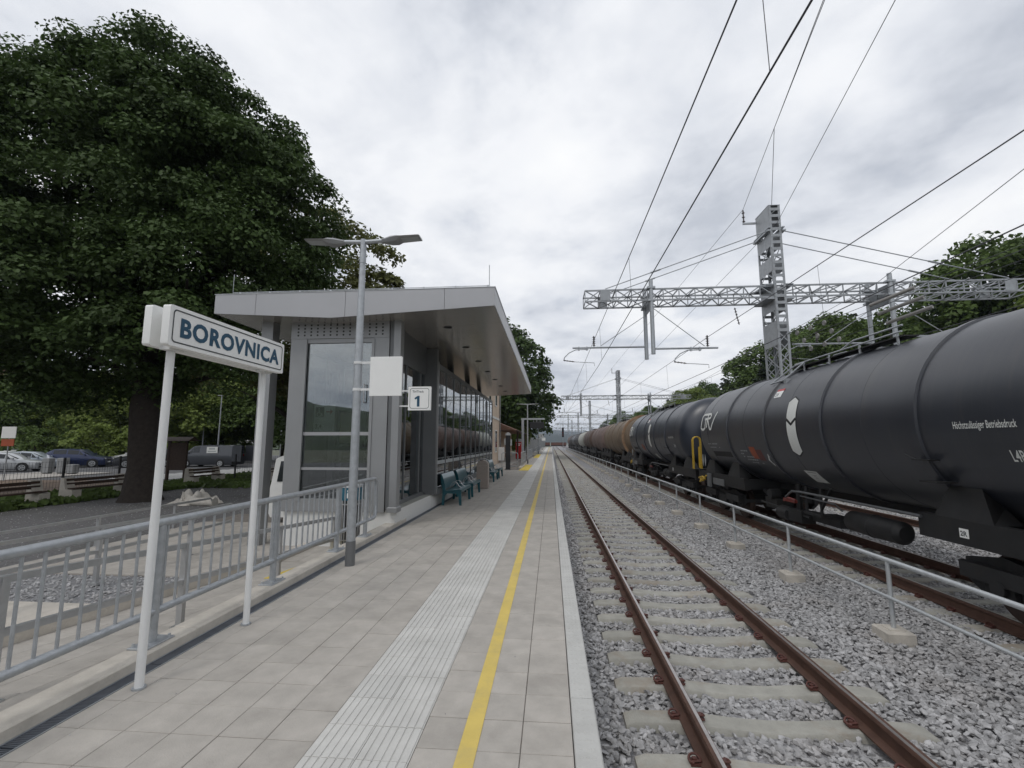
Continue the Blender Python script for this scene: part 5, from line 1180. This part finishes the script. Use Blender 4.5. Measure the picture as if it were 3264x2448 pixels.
part('post', B().box(-21.72, -21.6, 24.54, 24.66, -.46, 1.85), 'wood_dark', nb_, smooth=False); part('post', B().box(-20.68, -20.56, 24.54, 24.66, -.46, 1.85), 'wood_dark', nb_, smooth=False)
part('panel', B().box(-21.6, -20.68, 24.56, 24.64, .15, 1.7), 'wood_dark', nb_, smooth=False)
part('roof', B().prism([(24.2, 1.78), (25.0, 1.78), (24.9, 1.86), (24.6, 2.02), (24.3, 1.86)], 'x', -21.95, -20.2), 'wood_dark', nb_, smooth=False)
def mesh_fence(label, pts, grp):
    t = thing('mesh_fence', label, 'fence', (*pts[0], -.46), grp)
    for p, q in zip(pts, pts[1:]):
        L_ = math.dist(p, q); n_ = int(L_ / .12); wv = B()
        for k in range(n_):
            x, y = p[0] + (q[0] - p[0]) * k / n_, p[1] + (q[1] - p[1]) * k / n_; wv.box(x - .0035, x + .0035, y - .0035, y + .0035, -.42, .92)
        for k in range(7):
            z_ = -.4 + .215 * k; wv.bar((*p, z_), (*q, z_), .007)
        part('wire_panel', wv, 'dark_metal', t, smooth=False)
        part('post', B().box(p[0] - .035, p[0] + .035, p[1] - .035, p[1] + .035, -.5, 1.05), 'dark_metal', t, smooth=False)
    p = pts[-1]; part('post', B().box(p[0] - .035, p[0] + .035, p[1] - .035, p[1] + .035, -.5, 1.05), 'dark_metal', t, smooth=False)
mesh_fence('dark wire mesh fence behind the benches left of the trunk', [(-21, 8), (-21, 10.6), (-21, 13.2), (-21, 15.8), (-21, 18.4), (-21, 21)], 'mesh fences around the yard')
mesh_fence('dark wire fence in front of the hatched marking', [(-17.9, 25), (-16.6, 25.2), (-14.6, 25.4), (-12.6, 25.6)], 'mesh fences around the yard')
# crumpled tarpaulin
tg = np.random.default_rng(9)
tp = thing('tarpaulin', 'crumpled pale tarpaulin bundle lying on the gravel yard', 'tarpaulin', (-12.6, 15.6, -.46))
nx_, ny_ = 60, 34; V_ = []
for j in range(ny_):
    for i in range(nx_):
        uu, vv = i / (nx_ - 1), j / (ny_ - 1); env = (sin(pi * uu) ** .5) * (sin(pi * vv) ** .6); ridge_ = .17 * math.exp(-((uu - .42) / .2) ** 2) + .15 * math.exp(-((uu - .68) / .15) ** 2) + .13
        h_ = env * (ridge_ * (1 + .35 * sin(19 * uu + 5 * vv + 2 * sin(9 * vv))) + .07 * sin(33 * uu - 8 * vv) + .04 * sin(27 * vv + 15 * uu))
        V_.append((-13.55 + 1.65 * uu + .10 * sin(11 * vv), 15.25 + .95 * vv + .12 * sin(9 * uu), -.46 + max(.01, h_ * 1.1)))
part('cloth', B().add(V_, [(j * nx_ + i, j * nx_ + i + 1, (j + 1) * nx_ + i + 1, (j + 1) * nx_ + i) for j in range(ny_ - 1) for i in range(nx_ - 1)]), 'tarp', tp)
part('roll', B().lathe([(0, .05), (0, .13), (.2, .145), (.55, .14), (.85, .16), (.86, .07)], 'x', (-12.45, 15.3, -.33), 18), 'tarp', tp)

# ------------------------------------------------------------------ vehicles
def loft(secs):
    V_ = []; n_ = len(secs[0])
    for s_ in secs: V_ += s_
    F_ = []
    for i in range(len(secs) - 1):
        for k in range(n_ - 1): F_.append((i * n_ + k, i * n_ + k + 1, (i + 1) * n_ + k + 1, (i + 1) * n_ + k))
    return V_, F_, n_
CAR = {  # stations along the car: (x, half width low, belt z, roof z (or None), half width roof); glass between stations marked
 'hatch': dict(L=4.2, w=.89, st=[(0, .74, .62, 0), (.08, .82, .70, 0), (.9, .88, .84, 0), (1.15, .88, .90, 0), (1.85, .89, .95, 1.40), (2.6, .89, .97, 1.47), (3.4, .88, .99, 1.43), (3.85, .86, 1.0, 1.20), (4.1, .82, .98, 0), (4.2, .76, .75, 0)], wh=(.80, 3.35), r=.31),
 'suv': dict(L=4.5, w=.93, st=[(0, .78, .75, 0), (.08, .86, .86, 0), (.95, .92, 1.0, 0), (1.2, .92, 1.06, 0), (1.85, .93, 1.10, 1.58), (2.7, .93, 1.12, 1.66), (3.7, .92, 1.14, 1.62), (4.2, .90, 1.12, 1.35), (4.42, .86, 1.05, 0), (4.5, .82, .8, 0)], wh=(.85, 3.55), r=.35),
 'van': dict(L=5.1, w=.97, st=[(0, .82, .80, 0), (.08, .90, .95, 0), (.55, .95, 1.12, 0), (.75, .96, 1.2, 0), (1.45, .97, 1.22, 1.88), (2.1, .97, 1.22, 1.96), (3.6, .97, 1.22, 1.97), (4.9, .96, 1.22, 1.95), (5.05, .95, 1.2, 1.90), (5.1, .94, 1.1, 0)], wh=(.95, 4.05), r=.33)}
def car(label, kind, paint, loc, rz, glassy=None, boxy=False, group='parked vehicles'):
    c = CAR[kind]; t = thing({'van': 'parked_van', 'suv': 'parked_car', 'hatch': 'parked_car'}[kind], label, 'van' if kind == 'van' else 'car', loc, group, rz)
    bd, gl = B(), B(); secs = []
    for (x, hw, zb, zr) in [(q[0], q[1], q[2], q[3]) for q in c['st']]:
        rw = hw * (.80 if kind != 'van' else .86); top = zr if zr else zb + .03
        secs.append([(x, -hw * .92, .2), (x, -hw, .34), (x, -hw * 1.0, zb * .8), (x, -hw * .965, zb), (x, -rw if zr else -hw * .80, top - (.06 if zr else .015)), (x, -rw * .8 if zr else -hw * .5, top), (x, rw * .8 if zr else hw * .5, top), (x, rw if zr else hw * .80, top - (.06 if zr else .015)), (x, hw * .965, zb), (x, hw, zb * .8), (x, hw, .34), (x, hw * .92, .2)])
    V_, F_, n_ = loft(secs); F_ += [tuple(range(n_ - 1, -1, -1)), tuple((len(secs) - 1) * n_ + k for k in range(n_))]
    F_ += [(i * n_, (i + 1) * n_, (i + 1) * n_ + n_ - 1, i * n_ + n_ - 1) for i in range(len(secs) - 1)]
    b_ = part('body', B().add(V_, F_), paint, t, local=True)
    stt = c['st']; cab = [i for i, q in enumerate(stt) if q[3]]
    i0, i1 = cab[0], cab[-1]
    def pane(nm_2, pts, off):
        part(nm_2, B().add([tuple(a + b2 for a, b2 in zip(p, off)) for p in pts], [tuple(range(len(pts)))]), 'car_glass', b_, local=True, smooth=False)
    def lerp(p, q, f): return tuple(a + (b2 - a) * f for a, b2 in zip(p, q))
    for i in range(i0, i1):
        if glassy is not None and i - i0 >= glassy: break
        for (ka, kb, oy) in ((3, 4, -.006), (8, 7, .006)):
            A0, A1, B0, B1 = secs[i][ka], secs[i][kb], secs[i + 1][ka], secs[i + 1][kb]
            q = [lerp(lerp(A0, A1, .10), lerp(B0, B1, .10), .05), lerp(lerp(A0, A1, .10), lerp(B0, B1, .10), .95), lerp(lerp(A0, A1, .9), lerp(B0, B1, .9), .95), lerp(lerp(A0, A1, .9), lerp(B0, B1, .9), .05)]
            pane('side_window', q, (0, oy, .004))
    w0, w1 = secs[i0 - 1], secs[i0]
    pane('windscreen', [lerp(w0[4], w1[4], .12), lerp(w0[7], w1[7], .12), lerp(w0[7], w1[7], .93), lerp(w0[4], w1[4], .93)], (-.012, 0, .012))
    # front side glass triangle
    for (ka, kb, oy) in ((3, 4, -.006), (8, 7, .006)): pane('side_window', [lerp(w0[ka], w1[ka], .45), lerp(w0[ka], w1[ka], .97), lerp(w1[ka], w1[kb], .8)], (0, oy, .01))
    e0, e1 = secs[i1], secs[min(i1 + 1, len(secs) - 1)]
    if kind == 'van': pane('rear_window', [(c['L'] - .005, -.72, 1.2), (c['L'] - .005, .72, 1.2), (c['L'] - .055, .66, 1.78), (c['L'] - .055, -.66, 1.78)], (.02, 0, 0))
    else: pane('rear_window', [lerp(e0[4], e1[4], .1), lerp(e0[7], e1[7], .1), lerp(e0[7], e1[7], .85), lerp(e0[4], e1[4], .85)], (.012, 0, .012))
    for x in c['wh']:
        for s in (-1, 1):
            y = s * (c['w'] - .09)
            part('wheel_arch', B().lathe([(-.02, c['r'] + .06), (.02, c['r'] + .06)], 'y', (x, s * (c['w'] - .012), c['r'] + .02), 20), 'black', b_, local=True)
            w_ = part('wheel', B().lathe([(-.1, c['r'] - .06), (-.1, c['r'] - .01), (-.07, c['r']), (.07, c['r']), (.1, c['r'] - .01), (.1, c['r'] - .06)], 'y', (x, y + s * .02, c['r']), 20), 'tyre', t, local=True)
            rim = B().lathe([(-.02, c['r'] * .70), (.02, c['r'] * .70)], 'y', (x, y + s * .105, c['r']), 18)
            part('rim', rim, 'rim', w_, local=True)
            hole = B()
            for k in range(5):
                a = 2 * pi * k / 5; hole.lathe([(0, .042), (.004, .042)], 'y', (x + .13 * cos(a), y + s * .126, c['r'] + .13 * sin(a)), 8)
            part('rim_openings', hole, 'black', w_, local=True)
    hw = c['st'][1][1]; zl = c['st'][1][2]
    for s in (-1, 1):
        part('headlight', B().box(-.005, .22, s * hw * .78 - .12, s * hw * .78 + .12, zl - .13, zl - .01), 'headlight', t, local=True)
        part('tail_light', B().box(c['L'] - .12, c['L'] + .006, s * .72 - .07, s * .72 + .07, zl - .02, zl + .16), 'taillight', t, local=True)
    part('grille', B().box(-.012, .05, -.38, .38, zl - .26, zl - .14).box(-.012, .05, -.5, .5, .28, .4), 'black', t, local=True, smooth=False)
    part('number_plate', B().box(-.02, 0, -.26, .26, .42, .53).box(c['L'], c['L'] + .012, -.26, .26, .72, .83), 'sign_white', t, local=True, smooth=False)
    for s in (-1, 1): part('mirror', B().bbox(c['st'][3][0] + .15, c['st'][3][0] + .3, s * (c['w'] + .08) - .07, s * (c['w'] + .08) + .07, c['st'][3][2] + .02, c['st'][3][2] + .17, .02), paint, t, local=True)
    return t
PZ = -.50
car('silver hatchback parked at the end of the row by the fence', 'hatch', 'car_silver', (-39.5, 33.0, PZ), RAD(205))
car('white estate car parked behind the silver hatchback', 'hatch', 'car_white', (-44.6, 37.4, PZ), RAD(205))
car('light blue-grey hatchback parked behind the litter bins', 'hatch', 'car_bluegrey', (-41.3, 36.2, PZ), RAD(205))
car('navy blue compact van parked in the middle of the row', 'suv', 'car_navy', (-40.0, 38.9, PZ), RAD(205), None)
car('silver car parked at the back behind the navy one', 'hatch', 'car_silver', (-47.5, 43.5, PZ), RAD(25))
car('white sports utility car parked beside the trunk', 'suv', 'car_white', (-42.0, 40.8, PZ), RAD(35))
car('dark sports utility car half hidden by the tree trunk', 'suv', 'car_charcoal', (-38.0, 37.4, PZ), RAD(40))
car('white hatchback parked far back between the shrubs and the navy car', 'hatch', 'car_white', (-49.5, 41.5, PZ), RAD(205))
car('silver estate car parked at the far end of the back row', 'hatch', 'car_silver', (-52.5, 37.0, PZ), RAD(205))
gv = car('dark grey panel van with open rear doors beside the hatched marking', 'van', 'car_van_grey', (-33.6, 39.9, PZ), RAD(3), 1)
part('advert_panel', B().box(2.75, 3.75, -.975, -.97, 1.25, 1.8), 'decal_white', gv, local=True, smooth=False)
part('advert_stripe', B().box(2.85, 3.6, -.98, -.976, 1.35, 1.45).box(2.95, 3.5, -.98, -.976, 1.55, 1.72), 'decal_grey', gv, local=True, smooth=False)
part('rear_door', B().box(5.1, 5.95, -1.0, -.94, .5, 1.9), 'car_van_grey', gv, local=True, smooth=False)
part('rear_door', B().box(5.1, 5.95, .94, 1.0, .5, 1.9), 'car_van_grey', gv, local=True, smooth=False)
wv = car('white compact van parked right behind the glass shelter', 'van', 'car_white', (-6.72, 16.8, -.46), RAD(-90), 2); wv.scale = (.93, .95, .94)
for ch in [c_ for c_ in wv.children if c_.name.startswith('tail_light')]: bpy.data.objects.remove(ch)
part('emblem', B().lathe([(0, .07), (.01, .07)], 'x', (5.105, 0, 1.0), 14), 'black', wv, local=True)
rs = thing('road_sign', 'small white road sign with orange plate on a thin pole by the fence', 'sign', (-30.8, 23.8, PZ))
part('pole', B().tube([(-30.8, 23.8, -.5), (-30.8, 23.8, 2.6)], .03, 8), 'galv', rs)
part('panel', B().box(-31.25, -30.35, 23.74, 23.77, 1.95, 2.6), 'sign_white', rs, smooth=False); part('panel', B().box(-31.2, -30.4, 23.74, 23.77, 1.5, 1.9), 'decal_orange', rs, smooth=False)
for k, (x, y, lb) in enumerate(((-34.9, 29.5, 'grey litter bin on the pavement strip, farther from the low dark cabinet'), (-34.0, 29.7, 'grey litter bin on the pavement strip next to the low dark cabinet'), (-32.9, 29.4, 'low dark cabinet on the pavement strip'))):
    t = thing('litter_bin', lb, 'bin', (x, y, -.44), 'bins on the pavement strip')
    part('box', B().bbox(x - .27, x + .27, y - .2, y + .2, -.38, .62 if k < 2 else .2, .02), 'alu_grey', t); part('foot', B().box(x - .2, x + .2, y - .15, y + .15, -.44, -.38), 'dark_metal', t)
def pole_lamp(label, x, y, h):
    t = thing('car_park_lamp', label, 'street lamp', (x, y, PZ), 'car park lamps')
    part('pole', B().tube([(x, y, PZ), (x, y, h)], [.07, .045], 8), 'galv', t); part('head', B().box(x - .35, x + .1, y - .1, y + .1, h, h + .08), 'alu_grey', t)
pole_lamp('thin car park lamp above the notice board', -32, 42, 6.2); pole_lamp('short car park lamp beside the trunk', -36, 45, 3.4); pole_lamp('thin car park lamp beside the grey van', -27.2, 44.5, 6.0)
# hedge and trees behind the car park, houses on the rise
r4 = random.Random(12)
for k in range(34):
    x = -78 + k * 2.0 + r4.uniform(-1, 1); y = 50 + r4.uniform(-3, 9) - max(0, (-x - 45)) * .35
    kk = r4.choice(['mid', 'light', 'light', 'mid']); s_ = r4.uniform(.55, 1.0)
    plant('broadleaf_tree', {'mid': 'mid green tree in the row behind the parked cars', 'light': 'light green tree in the row behind the parked cars', 'dark': 'dark green tree in the row behind the parked cars'}[kk], 'tree', TM[kk], (x, y, PZ - .1), s_, r4.uniform(0, 6), kk + ' trees behind the car park')
for (x, y, kk, s_) in ((-44, 41, 'light', 1.5), (-40, 43.5, 'light', 1.4), (-47.5, 39, 'mid', 1.3), (-36.5, 47.5, 'light', 1.3), (-24, 47, 'mid', 1.6), (-21, 46, 'light', 1.3)):
    plant('shrub', 'rounded light green shrub behind the parked cars' if kk == 'light' else 'rounded mid green shrub behind the parked cars', 'shrub', BM[kk], (x, y, PZ), s_, r4.uniform(0, 6), kk + ' shrubs behind the parked cars')
for k in range(9):
    x, y = -11.5 + r4.uniform(-3, 5), 30 + k * 2.2
    if x > -13.9 and y < 62: x = -15.5 - r4.uniform(0, 4)
    plant('broadleaf_tree', 'dark green tree closing the view between trunk and shelter', 'tree', TM['dark'], (x, y + 2, PZ), r4.uniform(.7, 1.0), r4.uniform(0, 6), 'dark trees behind the station house')
def house(label, x, y, z, w_, d_, h, rz):
    t = thing('house', label, 'house', (x, y, z), None, rz)
    part('wall', B().box(-w_ / 2, w_ / 2, -d_ / 2, d_ / 2, -2, h), 'white_plinth', t, local=True, smooth=False)
    part('roof', B().add([(-w_ / 2 - .5, -d_ / 2 - .5, h), (w_ / 2 + .5, -d_ / 2 - .5, h), (w_ / 2 + .5, d_ / 2 + .5, h), (-w_ / 2 - .5, d_ / 2 + .5, h), (-w_ / 2 - .5, 0, h + 3), (w_ / 2 + .5, 0, h + 3)], [(0, 1, 5, 4), (2, 3, 4, 5), (0, 4, 3), (1, 2, 5), (0, 3, 2, 1)]), 'roof_tile', t, local=True, smooth=False)
    for xx in (-w_ / 4, w_ / 4):
        for zz_ in (1, 3.6):
            f_ = part('window', B().box(xx - .6, xx + .6, -d_ / 2 - .05, -d_ / 2 + .05, zz_, zz_ + 1.3), 'wood_dark', t, local=True, smooth=False)
            part('pane', B().box(xx - .5, xx + .5, -d_ / 2 - .06, -d_ / 2 - .05, zz_ + .1, zz_ + 1.2), 'car_glass', f_, local=True, smooth=False)
house('white house with brown roof on the rise behind the car park trees', -72, 72, 4, 10, 9, 5.5, .7)
house('white house with dark window higher up among the trees', -90, 66, 6, 9, 8, 5.5, .9)
house('beige house half hidden by trees behind the light green shrubs', -60, 84, 3.5, 9, 8, 5.5, .5)

# ------------------------------------------------------------------ far end of the line
nw = thing('noise_wall', 'long grey noise barrier beside the far end of the platform', 'wall', (-3, 90, -.9))
for k in range(26):
    a_ = 76 + 4 * k; xa = -4.6 + .0009 * (a_ - 76) ** 2 * .0 + (a_ - 76) * .022; xb = -4.6 + (a_ + 4 - 76) * .022
    part('panel', B().add([(xa - .1, a_, -.6), (xa + .1, a_, -.6), (xb + .1, a_ + 3.9, -.6), (xb - .1, a_ + 3.9, -.6), (xa - .1, a_, 2.6), (xa + .1, a_, 2.6), (xb + .1, a_ + 3.9, 2.6), (xb - .1, a_ + 3.9, 2.6)], [(0, 1, 2, 3), (4, 5, 6, 7), (0, 1, 5, 4), (1, 2, 6, 5), (2, 3, 7, 6), (3, 0, 4, 7)]), 'noise_wall', nw, smooth=False)
    part('post', B().box(xa - .16, xa + .16, a_ - .12, a_, -.9, 2.75), 'galv', nw, smooth=False)
fw_ = thing('freight_wagon', 'string of low red-brown freight wagons standing far down the line', 'wagon', (-1, 290, -.8))
for k in range(4): part('body', B().box(-30 + 10 * k, -20.6 + 10 * k, 290 - 2 * k, 292 - 2 * k, -.2, 1.5), 'brick_red', fw_, smooth=False); part('frame', B().box(-30 + 10 * k, -20.6 + 10 * k, 290.2 - 2 * k, 291.8 - 2 * k, -.8, -.2), 'under', fw_, smooth=False)
sgn = thing('signal_mast', 'black railway signal on a thin mast at the far end of the platform track', 'signal', (3.9, 150, -.8))
part('mast', B().tube([(3.9, 150, -.8), (3.9, 150, 5.2)], .08, 8), 'galv', sgn); part('signal_head', B().bbox(3.55, 4.25, 149.8, 150.1, 3.3, 6.4, .1), 'black', sgn)
part('lamp', B().lathe([(0, .12), (.03, .12)], 'y', (3.9, 149.76, 4.0), 12).lathe([(0, .12), (.03, .12)], 'y', (3.9, 149.76, 4.8), 12), 'taillight', sgn)
def wsign(label, x, y, z, w_, h):
    t = thing('platform_sign', label, 'sign', (x, y, 0), 'small white signs down the platform')
    part('pole', B().tube([(x, y, 0), (x, y, z + h)], .03, 8), 'galv', t); part('panel', B().box(x - w_ / 2, x + w_ / 2, y - .05, y - .02, z, z + h), 'sign_white', t, smooth=False)
wsign('small white sign on a pole past the third lamp post', -1.75, 84, 2.4, .9, .8); wsign('small white sign on a pole before the noise wall', -1.45, 92, 2.0, .7, .6)
for k in range(16):
    r5 = random.Random(100 + k); x, y = r5.uniform(-45, -8), 95 + k * 14
    kk = r5.choice(['mid', 'dark', 'light']); plant('broadleaf_tree', 'distant %s tree behind the noise wall' % {'mid': 'mid green', 'dark': 'dark green', 'light': 'light green'}[kk], 'tree', TM[kk], (x, y, -.8), r5.uniform(.35, .6), r5.uniform(0, 6), kk + ' trees behind the noise wall')

# ------------------------------------------------------------------ air
m = bpy.data.materials.new('haze'); m.use_nodes = True; t_ = m.node_tree; t_.nodes.clear()
ho = t_.nodes.new('ShaderNodeOutputMaterial'); pv = t_.nodes.new('ShaderNodeVolumePrincipled'); pv.inputs['Color'].default_value = (.74, .85, 1, 1); pv.inputs['Density'].default_value = .00018; pv.inputs['Anisotropy'].default_value = .1
t_.links.new(pv.outputs[0], ho.inputs['Volume']); MATS['haze'] = m
hz = part('haze', B().box(-4200, 4200, -4200, 6200, -2.4, 175), 'haze', smooth=False); tag(hz, 'thin pale haze in the valley air', 'haze', kind='stuff')
